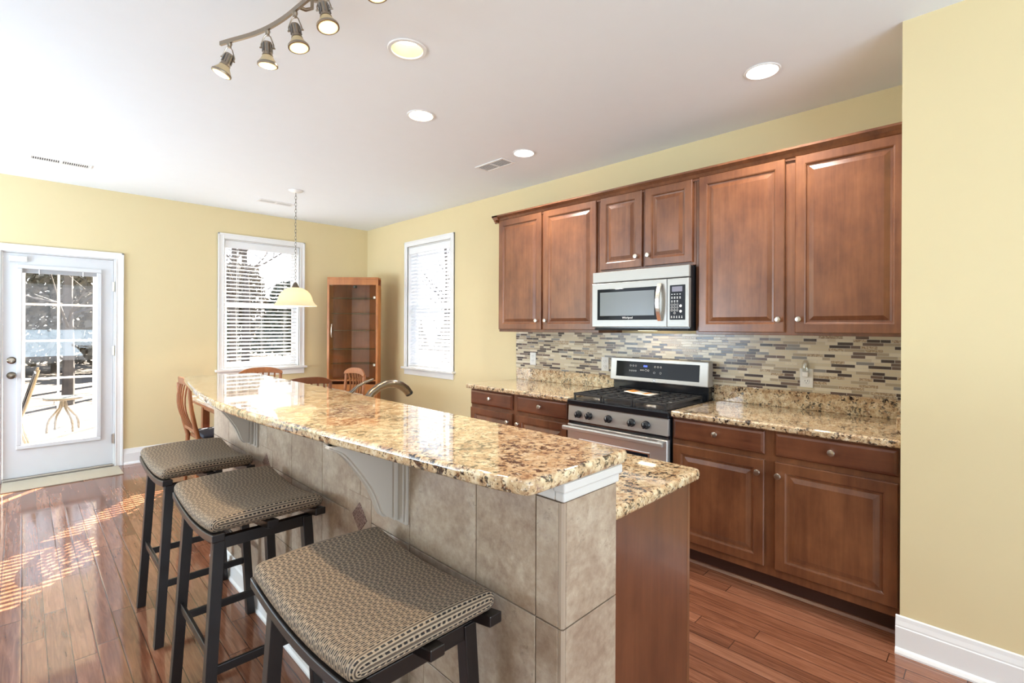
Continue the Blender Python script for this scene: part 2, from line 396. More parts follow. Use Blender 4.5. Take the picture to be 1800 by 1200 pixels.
def tag(o, label, cat, group=None):
    o['label'] = label; o['category'] = cat
    if group: o['group'] = group
    return o
def thing(name, label, cat, loc=(0, 0, 0), rotz=0., group=None, local=False):
    """Empty at the thing's base; its parts are given in world coordinates (local=True: in its own)"""
    o = bpy.data.objects.new(name, None); COL.objects.link(o); o.empty_display_size = .1
    o.location = loc; o.rotation_euler = (0, 0, rotz); tag(o, label, cat, group)
    if not local: XF[o.name] = (Matrix.Translation(loc) @ Matrix.Rotation(rotz, 4, 'Z')).inverted()
    return o
def struct(o):
    o['kind'] = 'structure'; return o
def copy_thing(root, loc, rotz, label, group):
    def cp(o, par):
        c = o.copy(); COL.objects.link(c)
        if par is not None: c.parent = par
        for ch in [x for x in bpy.data.objects if x.parent == o]: cp(ch, c)
        return c
    r = cp(root, None); r.location = loc; r.rotation_euler = (0, 0, rotz); r['label'] = label
    if group: r['group'] = group
    return r
def text(name, body, size, loc, rot, m, parent, ext=.0004, align='CENTER'):
    c = bpy.data.curves.new(name, 'FONT'); c.body = body; c.size = size; c.extrude = ext; c.align_x = align; c.align_y = 'CENTER'
    c.materials.append(m); f = bpy.data.objects.new(name, c); COL.objects.link(f); bpy.context.view_layer.update()
    me = bpy.data.meshes.new_from_object(f.evaluated_get(bpy.context.evaluated_depsgraph_get())); bpy.data.objects.remove(f)
    o = bpy.data.objects.new(name, me); COL.objects.link(o)
    mw = Matrix.Translation(loc) @ rot.to_4x4(); inv = XF.get(parent.name)
    o.parent = parent; o.matrix_local = (inv @ mw) if inv is not None else mw
    return o
FACE_MX = Matrix(((0, 0, -1), (-1, 0, 0), (0, 1, 0)))   # text that faces -X: right is -Y, up is Z

# ------------------------------------------------------------------ the setting
struct(MB().box(-3.3, -3.8, -.12, W + .2, D + .16, 0).build('floor', M['floor']))
CANS = [(1.313, 2.034), (1.785, 2.605), (2.725, .877), (2.726, 2.595)]
def build_ceiling():
    bm = bmesh.new()
    def loop(pts):
        vs = [bm.verts.new(p) for p in pts]; return [bm.edges.new((vs[i], vs[(i + 1) % len(vs)])) for i in range(len(vs))]
    es = loop([(-3.3, -3.8, CEIL), (W + .2, -3.8, CEIL), (W + .2, D + .16, CEIL), (-3.3, D + .16, CEIL)])
    for x, y in CANS: es += loop([(x + .078 * math.cos(a * PI / 16), y + .078 * math.sin(a * PI / 16), CEIL) for a in range(32)])
    bmesh.ops.triangle_fill(bm, use_beauty=True, edges=es)
    for f in list(bm.faces):
        c = f.calc_center_median()
        if any((c.x - x) ** 2 + (c.y - y) ** 2 < .06 ** 2 for x, y in CANS): bm.faces.remove(f)
    r = bmesh.ops.extrude_face_region(bm, geom=bm.faces[:])
    bmesh.ops.translate(bm, verts=[v for v in r['geom'] if isinstance(v, bmesh.types.BMVert)], vec=(0, 0, .12))
    bmesh.ops.recalc_face_normals(bm, faces=bm.faces)
    me = bpy.data.meshes.new('ceiling'); bm.to_mesh(me); bm.free(); me.materials.append(M['ceil'])
    o = bpy.data.objects.new('ceiling', me); COL.objects.link(o); return struct(o)
build_ceiling()
T = .15
DX0, DX1, DZT = -.125, .645, 2.065             # door slab
WX0, WX1, WZ0, WZ1 = 1.625, 2.475, .915, 2.41  # window in the back wall
VY0, VY1 = 4.375, 5.245                        # window in the kitchen wall
def wall_with_holes(name, axis, at, thick, a0, a1, z0, z1, holes):
    """boxes around rectangular holes [(b0,b1,c0,c1)] sorted along a"""
    m = MB()
    def bx(p, q, r, t):
        if q - p < 1e-4 or t - r < 1e-4: return
        if axis == 'y': m.box(p, at, r, q, at + thick, t)
        else: m.box(at, p, r, at + thick, q, t)
    cur = a0
    for b0, b1, c0, c1 in holes:
        bx(cur, b0, z0, z1); bx(b0, b1, z0, c0); bx(b0, b1, c1, z1); cur = b1
    bx(cur, a1, z0, z1)
    return struct(m.build(name, M['wall']))
wall_with_holes('wall_back', 'y', D, T, -3.3, W + T, 0, CEIL, [(DX0 - .02, DX1 + .02, 0, DZT + .02), (WX0, WX1, WZ0, WZ1)])
wk = wall_with_holes('wall_kitchen', 'x', W, T, RY + .0005, D, 0, CEIL, [(VY0, VY1, WZ0, WZ1)])
struct(MB().prism([(RW, -3.8), (RW + .12, -3.8), (RW + .12, RY - .12), (W + T, RY - .12), (W + T, RY), (RW, RY)], 'z', 0, CEIL).build('wall_right', M['wall']))
wall_with_holes('wall_left', 'x', -3.2, .12, -3.8, D, 0, CEIL, [(3.5, 5.9, .5, 2.4)])
wall_with_holes('wall_rear', 'y', -3.7, .12, -3.08, RW, 0, CEIL, [(-2.6, 2.0, .5, 2.4)])
def plain_window(name, axis, at, a0, a1, z0, z1):
    m = MB(); g = MB(); n = 3
    def bx(mm, p, q, r, t, d0, d1):
        if axis == 'y': mm.box(p, at + d0, r, q, at + d1, t)
        else: mm.box(at + d0, p, r, at + d1, q, t)
    for z in (z0, z1 - .06): bx(m, a0, a1, z, z + .06, 0, .06)
    for i in range(n + 1):
        a = a0 + (a1 - a0 - .06) * i / n; bx(m, a, a + .06, z0 + .06, z1 - .06, 0, .06)
    o = struct(m.build(name, M['trim']))
    return o
plain_window('added_window_3', 'x', -3.2, 3.5, 5.9, .5, 2.4); plain_window('added_window_4', 'y', -3.7, -2.6, 2.0, .5, 2.4)  # unseen windows, added as openings to bring more light into the room

# baseboards: profile (out from wall, height)
BP = [(0, 0), (.030, 0), (.030, .008), (.024, .020), (.016, .026), (.016, .112), (.013, .116), (.013, .122), (.009, .140), (.007, .156), (0, .160)]
def base_x(name, x, y0, y1, sx=-1): return struct(MB().prism([(x + sx * a, b) for a, b in BP], 'y', y0, y1).build(name, M['trim']))
def base_y(name, y, x0, x1, sy=-1): return struct(MB().prism([(y + sy * a, b) for a, b in BP], 'x', x0, x1).build(name, M['trim']))
base_y('baseboard_back', D, .725, W - .002); base_x('baseboard_kitchen', W, 3.29, D - .03); base_x('baseboard_right', RW, -3.66, RY + .014)
base_y('baseboard_left', D, -3.05, -.21)

# door
dr = struct(MB().box(DX0 + .003, D + .012, .03, DX1 - .003, D + .056, 1.96).build('door_1', M['door']))
dr2 = None
def rebuild_door():
    """slab with the opening for its glass"""
    m = MB(); gx0, gx1, gz0, gz1 = -.005, .52, .315, 1.93
    x0, x1, z0, z1, y0, y1 = DX0 + .003, DX1 - .003, .03, DZT - .003, D + .012, D + .056
    m.box(x0, y0, z0, gx0, y1, z1).box(gx1, y0, z0, x1, y1, z1).box(gx0, y0, z0, gx1, y1, gz0).box(gx0, y0, gz1, gx1, y1, z1)
    return m, (gx0, gx1, gz0, gz1)
bpy.data.objects.remove(dr)
m, (gx0, gx1, gz0, gz1) = rebuild_door(); dr = struct(m.build('door_1', M['door']))
lf = MB()
for a, b, c, d in ((gx0 - .033, gx1 + .033, gz0 - .033, gz0 + .004), (gx0 - .033, gx1 + .033, gz1 - .004, gz1 + .033)): lf.box(a, D - .008, c, b, D + .060, d)
for a, b in ((gx0 - .033, gx0 + .004), (gx1 - .004, gx1 + .033)): lf.box(a, D - .008, gz0 + .004, b, D + .060, gz1 - .004)
lf.build('glass_frame', M['door'], dr, bev=.006)
MB().box(gx0, D + .028, gz0, gx1, D + .040, gz1).build('pane', M['pane'], dr)
hb = MB().box(gx0 + .004, D + .015, gz1 - .042, gx1 - .004, D + .026, gz1 - .004).build('blind_headrail', plain('headrail_grey', (.36, .36, .37), .5), dr)
MB().box(gx0 + .11, D + .010, gz1 - .05, gx0 + .117, D + .016, gz1).box(gx1 - .11, D + .010, gz1 - .05, gx1 - .103, D + .016, gz1).build('blind_cord', M['white'], dr)
for z in (1.80, 1.16, .28):
    MB().tube([(DX1 + .008, D + .004, z - .05), (DX1 + .008, D + .004, z + .05)], .009, 10).box(DX1 - .012, D + .002, z - .045, DX1 + .03, D + .014, z + .045).build('hinge', M['nickel'], dr)
MB().lathe([(.032, 0), (.032, .008), (.022, .012), (.022, .022), (.005, .024)], (-.068, D + .012, 1.094), (0, -1, 0)).box(-.073, D - .022, 1.078, -.063, D - .008, 1.11).build('deadbolt', M['bronze'], dr, smooth=True)
MB().lathe([(.032, 0), (.032, .006), (.012, .012), (.012, .03), (.026, .04), (.03, .052), (.024, .064), (.004, .068)], (-.068, D + .012, .958), (0, -1, 0)).build('door_knob', M['bronze'], dr, smooth=True)
MB().box(-.085, D - .012, 1.985, .03, D + .014, 2.035).build('alarm_sensor', M['plastic'], dr, bev=.004)
MB().box(DX0, D - .01, 0, DX1, D + .12, .028).build('threshold', M['nickel'], dr, bev=.004)
def casing(m, axis, at, a0, a1, z0, z1, w=.066, t=.02, sgn=-1, bottom=False):
    def bx(p, q, r, s_, d):
        if axis == 'y': m.box(p, at, r, q, at + sgn * d, s_)
        else: m.box(at, p, r, at + sgn * d, q, s_)
    for p, q in ((a0 - w, a0), (a1, a1 + w)):
        bx(p, q, z0, z1 + w, t * .7)
        if p < a0: bx(p, p + .018, z0, z1 + w, t); bx(q - .012, q, z0, z1, t * .9)
        else: bx(q - .018, q, z0, z1 + w, t); bx(p, p + .012, z0, z1, t * .9)
    bx(a0, a1, z1, z1 + w, t * .7); bx(a0 - w, a1 + w, z1 + w - .018, z1 + w, t); bx(a0, a1, z1, z1 + .012, t * .9)
c = MB(); casing(c, 'y', D, DX0 - .012, DX1 + .012, 0, DZT + .008); 
c.box(DX0 - .02, D, 0, DX0, D + T, DZT + .02).box(DX1, D, 0, DX1 + .02, D + T, DZT + .02).box(DX0, D, DZT, DX1, D + T, DZT + .02)
struct(c.build('trim_1', M['trim'], bev=.003))

# windows: casing, stool, apron, two sashes, panes
def window(name, axis, at, a0, a1, sgn=1):
    c = MB(); casing(c, axis, at, a0, a1, WZ0, WZ1, .064)
    def bx(m, p, q, r, s_, d0, d1):
        if axis == 'y': m.box(p, at + d0, r, q, at + d1, s_)
        else: m.box(at + d0, p, r, at + d1, q, s_)
    for p, q in ((a0, a0 + .012), (a1 - .012, a1)): bx(c, p, q, WZ0, WZ1, 0, T)
    bx(c, a0, a1, WZ1 - .012, WZ1, 0, T); bx(c, a0, a1, WZ0 - .002, WZ0 + .012, 0, T)
    root = struct(c.build(name, M['trim'], bev=.003))
    s_ = MB(); bx(s_, a0 - .088, a1 + .088, WZ0 - .026, WZ0, -.05, .03); s_.build('window_sill', M['trim'], root, bev=.005)
    s_ = MB(); bx(s_, a0 - .062, a1 + .062, WZ0 - .095, WZ0 - .026, -.016, 0); s_.build('apron', M['trim'], root, bev=.003)
    zm = 1.655
    for nm, z0, z1, d in (('lower_sash', WZ0 + .012, zm + .02, .085), ('upper_sash', zm - .02, WZ1 - .012, .115)):
        s_ = MB(); q0, q1, f = a0 + .012, a1 - .012, .042
        bx(s_, q0, q0 + f, z0, z1, d, d + .028); bx(s_, q1 - f, q1, z0, z1, d, d + .028)
        bx(s_, q0 + f, q1 - f, z0, z0 + f, d, d + .028); bx(s_, q0 + f, q1 - f, z1 - f, z1, d, d + .028)
        sh = s_.build(nm, M['vinyl'], root)
        g = MB(); bx(g, q0 + f, q1 - f, z0 + f, z1 - f, d + .010, d + .016); g.build('pane', M['pane'], sh)
    return root
window('window_1', 'y', D, WX0, WX1); w2_ = window('window_2', 'x', W, VY0, VY1)
MB().box(W + .060, 4.44, 1.655, W + .084, 4.475, 1.69).build('sash_lock', M['black'], w2_)

def blind(label, axis, at, a0, a1, tilt, pitch=.0435):
    m = MB(); z0, z1 = WZ0 + .04, WZ1 - .105
    t = thing('window_blind', label, 'blind', ((a0 + a1) / 2, at + .045, WZ0 + .012) if axis == 'y' else (at + .045, (a0 + a1) / 2, WZ0 + .012))
    def P(a, d, z): return (a, at + d, z) if axis == 'y' else (at + d, a, z)
    hd, dc = .024, .045; n = int((z1 - z0) / pitch)
    ct, st = math.cos(tilt), math.sin(tilt)
    a0 += .018; a1 -= .018
    for i in range(n + 1):
        z = z0 + .03 + i * pitch; prof = []
        for k in range(5):
            q = -1 + .5 * k; prof.append((q * hd, .0025 * (1 - q * q)))
        up = [(d * ct - h * st, d * st + h * ct) for d, h in prof]; lo = [(d * ct - (h - .0022) * st, d * st + (h - .0022) * ct) for d, h in prof]
        poly = up + lo[::-1]
        vs = [P(a0, dc + d, z + h) for d, h in poly] + [P(a1, dc + d, z + h) for d, h in poly]; q = len(poly)
        m.add(vs, [tuple(range(q)), tuple(range(2 * q - 1, q - 1, -1))] + [(j, (j + 1) % q, q + (j + 1) % q, q + j) for j in range(q)])
    m.build('slats', M['slat'], t)
    def bx(p, q, r, s_, d0, d1):
        mm = MB()
        if axis == 'y': mm.box(p, at + d0, r, q, at + d1, s_)
        else: mm.box(at + d0, p, r, at + d1, q, s_)
        return mm
    bx(a0, a1, WZ0 + .014, WZ0 + .032, .02, .07).build('bottom_rail', M['vinyl'], t, bev=.003)
    bx(a0 - .004, a1 + .004, WZ1 - .095, WZ1 - .014, .004, .03).build('valance', M['vinyl'], t, bev=.004)
    cords = MB()
    for f in (.17, .5, .83):
        a = a0 + (a1 - a0) * f
        for d in (.018, .072): cords.beam(P(a, d, WZ0 + .03), P(a, d, WZ1 - .1), .0022, .0022)
    cords.build('ladder_cord', M['white'], t)
    a = a1 - .06 if axis == 'y' else a0 + .06
    MB().tube([P(a, .008, 1.62), P(a, .008, WZ1 - .1)], .003, 6).lathe([(.006, 0), (.009, .03), (.004, .045)], P(a, .008, 1.58), n=8).build('pull_cord', M['white'], t)
    return t
blind('white slatted blind, half open, in the window left of the glass cabinet', 'y', D, WX0, WX1, math.radians(17))
blind('white slatted blind, nearly closed, in the window right of the glass cabinet', 'x', W, VY0, VY1, math.radians(42))

# ------------------------------------------------------------------ kitchen cabinets (all face -X)
def mpx(xf): return lambda u, v, d: (xf + d, u, v)
def raised_door(y0, y1, z0, z1, xf, fr=.058):
    def R(i, d): return (y0 + i, y1 - i, z0 + i, z1 - i, d)
    return MB().rings([R(0, .004), R(.004, 0), R(fr - .010, 0), R(fr - .004, .003), R(fr, .010), R(fr + .010, .011), R(fr + .034, .003), R(fr + .036, .003)], mpx(xf), .020)
def slab_front(y0, y1, z0, z1, xf):
    def R(i, d): return (y0 + i, y1 - i, z0 + i, z1 - i, d)
    return MB().rings([R(0, .010), R(.006, .004), R(.016, 0)], mpx(xf), .020)
def knob(y, z, xf, parent):
    return MB().lathe([(.008, 0), (.006, .006), (.006, .014), (.0145, .019), (.0165, .024), (.014, .029), (.004, .031)], (xf, y, z), (-1, 0, 0), 18).build('knob', M['nickel'], parent, smooth=True)
UF = W - .325          # upper carcass face
UB, UT = 1.372, 2.385
def upper(label, y0, y1, z0, doors):
    t = thing('wall_cabinet', label, 'cabinet', (UF + .16, (y0 + y1) / 2, z0), group='wall cabinets')
    MB().box(UF, y0, z0, W - .001, y1, UT).build('body', M['cab'], t, bev=.002)
    for a, b, kn, zb in doors:
        d = raised_door(a, b, zb, UT - .004, UF - .021).build('door', M['cab'], t)
        knob(kn, zb + .075, UF - .021, d)
    return t
upper('two-door reddish wall cabinet left of the microwave, at the end by the window', 2.148, 3.245, UB, [(2.72, 3.235, 2.76, 1.394), (2.165, 2.695, 2.66, 1.394)])
upper('short two-door wall cabinet directly above the microwave', 1.392, 2.147, 1.823, [(1.779, 2.124, 1.815, 1.842), (1.412, 1.752, 1.72, 1.842)])
upper('wide two-door wall cabinet right of the microwave, beside the yellow wall', RY + .004, 1.391, UB, [(.865, 1.366, .892, 1.388), (.318, .812, .788, 1.388)])
cm = MB(); CP = [(UF, 2.366), (UF - .012, 2.366), (UF - .012, 2.378), (UF - .020, 2.384), (UF - .030, 2.400), (UF - .046, 2.412), (UF - .052, 2.416), (UF - .052, 2.428), (UF + .02, 2.428), (UF + .02, UT), (UF, UT)]
cm.prism([(a, b) for a, b in CP], 'y', RY + .002, 3.297)
cm.prism([(3.245 + (UF - a), b) for a, b in CP[:9]] + [(3.225, 2.428), (3.225, 2.387), (3.245, 2.387)], 'x', UF - .052, W - .002)
tag(cm.build('crown_molding', M['cab']), 'long reddish crown molding running along the top of the wall cabinets', 'molding')

BF = 2.79                # base carcass face
def basecab(label, y0, y1, split, cols):
    t = thing('base_cabinet', label, 'cabinet', (BF + .3, (y0 + y1) / 2, 0), group='base cabinets')
    MB().box(BF, y0, .108, W - .001, y1, .876).build('body', M['cab'], t, bev=.002)
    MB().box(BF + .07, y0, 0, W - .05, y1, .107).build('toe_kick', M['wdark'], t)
    MB().prism([(BF + .07, 0), (BF + .052, 0), (BF + .052, .006), (BF + .062, .018), (BF + .07, .020)], 'y', y0, y1).build('shoe_molding', M['cabh'], t)
    for a, b, kd, kn in cols:
        d = slab_front(a, b, .746, .868, BF - .021).build('drawer', M['cabh'], t); knob((a + b) / 2, .812, BF - .021, d)
        d = raised_door(a, b, .155, .716, BF - .021).build('door', M['cab'], t); knob(kn, .648, BF - .021, d)
    return t
basecab('reddish base cabinet with two drawers left of the gas range', 2.178, 3.275, 2.73, [(2.757, 3.268, 0, 2.80), (2.20, 2.706, 0, 2.684)])
basecab('reddish base cabinet with two drawers between the range and the yellow wall', RY + .004, 1.398, .85, [(.874, 1.386, 0, .903), (.314, .822, 0, .803)])

def rounded_slab(poly, z0, z1, name, parent=None, bev=.012, m=None):
    return MB().prism(poly, 'z', z0, z1).build(name, m or M['granite'], parent, bev=bev, smooth=True, seg=4)
def worktop(label, y0, y1, ends):
    t = thing('granite_worktop', label, 'worktop', ((BF + W) / 2, (y0 + y1) / 2, .877))
    xf = BF - .036
    poly = [(xf, y0), (W - .001, y0), (W - .001, y1), (xf, y1)]
    rounded_slab(poly, .878, .914, 'slab', t, .010)
    MB().box(W - .022, y0 + ends[0], .914, W - .001, y1 - ends[1], 1.022).build('splash', M['granite'], t, bev=.003)
    return t
worktop('speckled granite worktop left of the gas range, under the bluish backsplash', 2.178, 3.318, (.0, .0))
wt_ = worktop('speckled granite worktop between the range and the yellow wall', RY + .002, 1.396, (.024, .0))
MB().box(BF - .02, RY + .002, .914, W - .023, RY + .022, 1.014).build('side_splash', M['granite'], wt_, bev=.003)
MB().box(W - .009, RY + .004, 1.0225, W - .0005, 3.335, UB - .001).box(W - .009, 1.4, .90, W - .0005, 2.176, 1.0225).build('backsplash_tile', M['mosaic'], wk)

# outlets
def outlet(label, y, z):
    t = thing('wall_outlet', label, 'outlet', (W - .012, y, z - .058), group='outlets on the backsplash')
    MB().box(W - .016, y - .036, z - .058, W - .0095, y + .036, z + .058).build('cover_plate', M['plastic'], t, bev=.003)
    for dz in (-.021, .021):
        f = MB().lathe([(.0165, 0), (.0165, .003), (.015, .004)], (W - .016, y, z + dz), (-1, 0, 0), 18).build('socket', M['plastic'], t)
        MB().box(W - .0206, y - .008, z + dz, W - .0195, y - .0055, z + dz + .009).box(W - .0206, y + .0055, z + dz, W - .0195, y + .008, z + dz + .009).box(W - .0206, y - .002, z + dz - .010, W - .0195, y + .002, z + dz - .006).build('slot', M['dslot'], f)
    return t
outlet('white double outlet on the mosaic near the window end', 3.108, 1.117)
outlet('white double outlet on the mosaic beside the range console', 2.300, 1.112)
outlet('white double outlet with a night light plugged in, right of the range', .832, 1.108)
nl = thing('night_light', 'small clear night light plugged into the right-hand outlet', 'night light', (W - .034, .832, 1.118))
MB().box(W - .052, .816, 1.118, W - .0205, .848, 1.150).build('plug_body', M['plastic'], nl, bev=.005)
MB().lathe([(.019, 0), (.021, .02), (.019, .05), (.010, .068), (.002, .07)], (W - .036, .832, 1.150), n=16).build('lens', M['night'], nl, smooth=True)

# ------------------------------------------------------------------ microwave
def microwave():
    y0, y1, z0, z1, xf = 1.397, 2.143, 1.405, 1.818, 2.995
    t = thing('microwave', 'stainless over-the-range microwave with a black keypad', 'microwave', (xf + .2, (y0 + y1) / 2, z0))
    MB().box(xf + .035, y0 + .003, z0, W - .01, y1 - .003, z1).build('case', M['black'], t, bev=.004)
    MB().box(xf + .008, y0, z0 + .336, xf + .034, y1, z1).build('vent_panel', M['mwsteel'], t, bev=.004)
    ys = 1.548
    dm = MB().rings([(ys, y1, z0 + .012, z0 + .330, .004), (ys + .004, y1 - .004, z0 + .016, z0 + .326, 0)], mpx(xf), .034)
    d = dm.build('door', M['mwsteel'], t)
    MB().rings([(ys + .062, y1 - .048, z0 + .062, z0 + .286, -.001), (ys + .066, y1 - .052, z0 + .066, z0 + .282, -.004)], mpx(xf), .001).build('window_frame', M['bglass'], d, bev=.012)
    MB().box(xf - .006, ys + .085, z0 + .092, xf - .0045, y1 - .075, z0 + .262).build('window', M['grey'], d)
    ay = ys + .042
    pts = [(xf - .012 - .034 * math.sin(PI * i / 12), ay, z0 + .055 + .245 * i / 12) for i in range(13)]
    hm = MB()
    for i in range(12): hm.beam(pts[i], pts[i + 1], .026, .011, (1, 0, 0))
    hm.tube([(xf + .002, ay, z0 + .062), (xf - .016, ay, z0 + .062)], .009, 10).tube([(xf + .002, ay, z0 + .293), (xf - .016, ay, z0 + .293)], .009, 10)
    hm.build('handle', M['nickel'], d, smooth=True)
    text('logo', 'Whirlpool', .020, (xf - .0065, ys + .29, z0 + .077), FACE_MX, M['white'], d)
    p = MB().rings([(y0, ys - .003, z0 + .012, z0 + .330, .004), (y0 + .004, ys - .007, z0 + .016, z0 + .326, 0)], mpx(xf), .034).build('control_panel', M['mwsteel'], t)
    a0, a1 = y0 + .022, ys - .024
    MB().box(xf - .003, a0, z0 + .060, xf + .001, a1, z0 + .286).build('keypad', M['bglass'], p, bev=.0025)
    MB().box(xf - .0042, a0 + .018, z0 + .243, xf - .0028, a1 - .016, z0 + .276).build('display', plain('lcd', (.16, .15, .20), .3), p)
    cols = [a1 - .016 - .0185 * i for i in range(4)]
    bm_ = MB()
    for r, z in enumerate((.226, .208, .200, .184, .176)):
        for i, y in enumerate(cols[:4 if r < 3 else 3]): bm_.box(xf - .0038, y - .0045, z0 + z - .002, xf - .0028, y + .0045, z0 + z + .002)
    fk_ = MB()
    for y in [a1 - .014 - .0175 * i for i in range(5)]: fk_.box(xf - .0038, y - .004, z0 + .072, xf - .0028, y + .004, z0 + .076).box(xf - .0038, y - .003, z0 + .080, xf - .0028, y + .003, z0 + .085)
    for dz in (.150, .115): MB().lathe([(.009, 0), (.009, .001)], (xf - .0028, cols[3] - .004, z0 + dz), (-1, 0, 0), 14).build('round_button', M['white'], p)
    bm_.build('preset_symbols', M['white'], p); fk_.build('function_symbols', M['white'], p)
    for i, ch in enumerate('1234567890'):
        r, cc = divmod(i, 3); y = cols[1] if ch == '0' else cols[cc]
        z = z0 + .158 - .018 * r
        ring = MB().tube([(xf - .0032, y + .007 * math.cos(a * PI / 8), z + .007 * math.sin(a * PI / 8)) for a in range(16)], .0006, 4, True).build('number_key', M['white'], p)
        text('digit', ch, .009, (xf - .0034, y, z), FACE_MX, M['white'], ring, .0002)
    MB().box(xf + .02, y0 + .01, z0 - .012, W - .03, y1 - .01, z0 - .0005).build('underside', M['rubber'], t)
    ul = MB().box(xf + .14, 1.72, z0 - .0135, xf + .20, 1.84, z0 - .0125).build('task_lamp', M['ledw'], t)
    lamp('task_lamp_light', 'AREA', (xf + .25, 1.78, z0 - .02), (.35, 0, -1), .45, (1, .74, .46), t, shape='RECTANGLE', size=.05, size_y=.12)
microwave()

# ------------------------------------------------------------------ gas range
def gas_range():
    y0, y1, xf = 1.404, 2.170, 2.742
    t = thing('gas_range', 'stainless gas range with black cooktop and oven window', 'range', (3.05, 1.787, 0))
    MB().box(xf + .03, y0, .05, W - .03, y1, .862).build('body', M['black'], t, bev=.004)
    for x in (xf + .08, W - .1):
        for y in (y0 + .05, y1 - .05): MB().lathe([(.018, 0), (.018, .05)], (x, y, 0), n=10).build('foot', M['rubber'], t)
    ct = MB().box(xf - .004, y0 - .002, .862, W - .03, y1 + .002, .905).build('cooktop', M['black'], t, bev=.008)
    wl = MB().box(xf + .045, y0 + .03, .905, W - .13, y1 - .03, .908).build('burner_tray', M['ctop'], ct)
    for (x, y, r) in ((2.90, 1.59, .042), (2.90, 1.98, .050), (3.13, 1.59, .036), (3.13, 1.98, .042), (3.02, 1.787, .05)):
        b = MB().lathe([(r + .018, 0), (r + .014, .007), (r, .008), (r, .014)], (x, y, .908), n=20).build('burner', M['nickel'], ct, smooth=True)
        MB().lathe([(r * .85, 0), (r * .9, .004), (r * .8, .009), (.004, .010)], (x, y, .922), n=20).build('burner_cap', M['iron'], b, smooth=True)
    gw = (y1 - y0 - .05) / 3
    for i in range(3):
        a, b = y0 + .025 + i * gw + .002, y0 + .025 + (i + 1) * gw - .002; g = MB(); x0, x1, zt = xf + .035, W - .125, .948
        for x in (x0 + .006, x1 - .006): g.box(x - .007, a, zt - .016, x + .007, b, zt)
        for y in (a + .006, b - .006): g.box(x0, y - .006, zt - .016, x1, y + .006, zt)
        for k in range(1, 6): x = x0 + (x1 - x0) * k / 6; g.box(x - .005, a, zt - .012, x + .005, b, zt - .001)
        for k in (1, 2): y = a + (b - a) * k / 3; g.box(x0, y - .005, zt - .013, x1, y + .005, zt - .001)
        for x in (x0 + .008, x1 - .008):
            for y in (a + .008, b - .008): g.box(x - .006, y - .006, .9055, x + .006, y + .006, zt - .01)
        g.build('grate', M['iron'], ct, bev=.002)
    # front: knob strip, towel-bar handle, oven door, drawer
    ks = MB().prism([(xf + .004, .757), (xf + .03, .757), (xf + .03, .860), (xf + .012, .860)], 'y', y0 + .002, y1 - .002).build('control_strip', M['steel'], t, bev=.002)
    for y in (2.075, 1.985, 1.828, 1.655, 1.552):
        k = MB().lathe([(.026, 0), (.026, .006), (.021, .010), (.019, .030), (.014, .034), (.003, .035)], (xf + .007, y, .806), (-1, 0, .08), 22).build('control_knob', M['black'], ks, smooth=True)
        MB().box(xf - .034, y - .006, .787, xf - .012, y + .006, .826).build('grip', M['black'], k, bev=.003)
        MB().box(xf - .0352, y - .0012, .808, xf - .0338, y + .0012, .824).build('mark', M['white'], k)
    MB().box(xf + .012, y0 + .004, .735, xf + .03, y1 - .004, .756).build('vent_slot', M['black'], t)
    od = MB().rings([(y0 + .002, y1 - .002, .235, .733, .006), (y0 + .008, y1 - .008, .241, .727, 0)], mpx(xf - .004), .033).build('oven_door', M['steel'], t)
    MB().rings([(y0 + .115, y1 - .105, .34, .640, -.001), (y0 + .120, y1 - .110, .345, .635, -.0035)], mpx(xf - .004), .001).build('window_trim', M['nickel'], od, bev=.02, seg=4)
    MB().rings([(y0 + .128, y1 - .118, .352, .628, -.0035), (y0 + .130, y1 - .120, .354, .626, -.0055)], mpx(xf - .004), -.003).build('oven_window', M['bglass'], od, bev=.016, seg=4)
    hz = .712
    MB().beam((xf - .050, y0 + .004, hz), (xf - .050, y1 + .004, hz), .024, .030).build('handle', M['steel'], od, bev=.008)
    for y in (y0 + .05, y1 - .05): MB().box(xf - .045, y - .012, hz - .010, xf - .002, y + .012, hz + .010).build('handle_post', M['steel'], od, bev=.003)
    MB().rings([(y0 + .002, y1 - .002, .075, .228, .006), (y0 + .008, y1 - .008, .081, .222, 0)], mpx(xf - .004), .033).build('storage_drawer', M['steel'], t)
    # backguard
    bx = W - .085
    MB().box(bx, y0, .862, W - .03, y1, 1.02).build('back_panel', M['black'], t, bev=.004)
    bg = MB().prism([(bx - .035, 1.005), (bx - .020, 1.180), (W - .035, 1.180), (W - .035, 1.005)], 'y', y0 - .006, y1 + .012).build('console', M['steel'], t, bev=.006)
    sl = Vector((.015, 0, .175)).normalized(); nx = Vector((-sl.z, 0, sl.x)); o0 = Vector((bx - .035, 0, 1.005))
    def mp(u, v, d): p = o0 + sl * v - nx * d; return (p.x, u, p.z)
    gp = MB().rings([(y0 + .055, y1 - .042, .032, .150, -.0005), (y0 + .060, y1 - .047, .036, .146, -.0025)], mp, .002).build('display_panel', M['bglass'], bg, bev=.012, seg=3)
    mk = MB()
    def dot(y, v, r=.006):
        p = mp(y, v, -.0028); mk.tube([mp(y + r * math.cos(a * PI / 6), v + r * math.sin(a * PI / 6), -.003) for a in range(12)], .0010, 4, True)
    for y in (2.00, 1.977, 1.954): dot(y, .118)
    for y in (1.795, 1.772, 1.749): dot(y, .118)
    for y in (2.005, 1.988, 1.971, 1.954): dot(y, .080, .005)
    for y in (1.80, 1.75): dot(y, .075, .007)
    for y in (1.912, 1.900, 1.888): dot(y, .088, .004)
    dot(1.868, .088, .008); dot(1.848, .088, .006)
    mk.build('touch_marks', M['white'], gp)
    rot = Matrix((( -nx * -1).normalized(), (0, 1, 0), (0, 0, 1)))
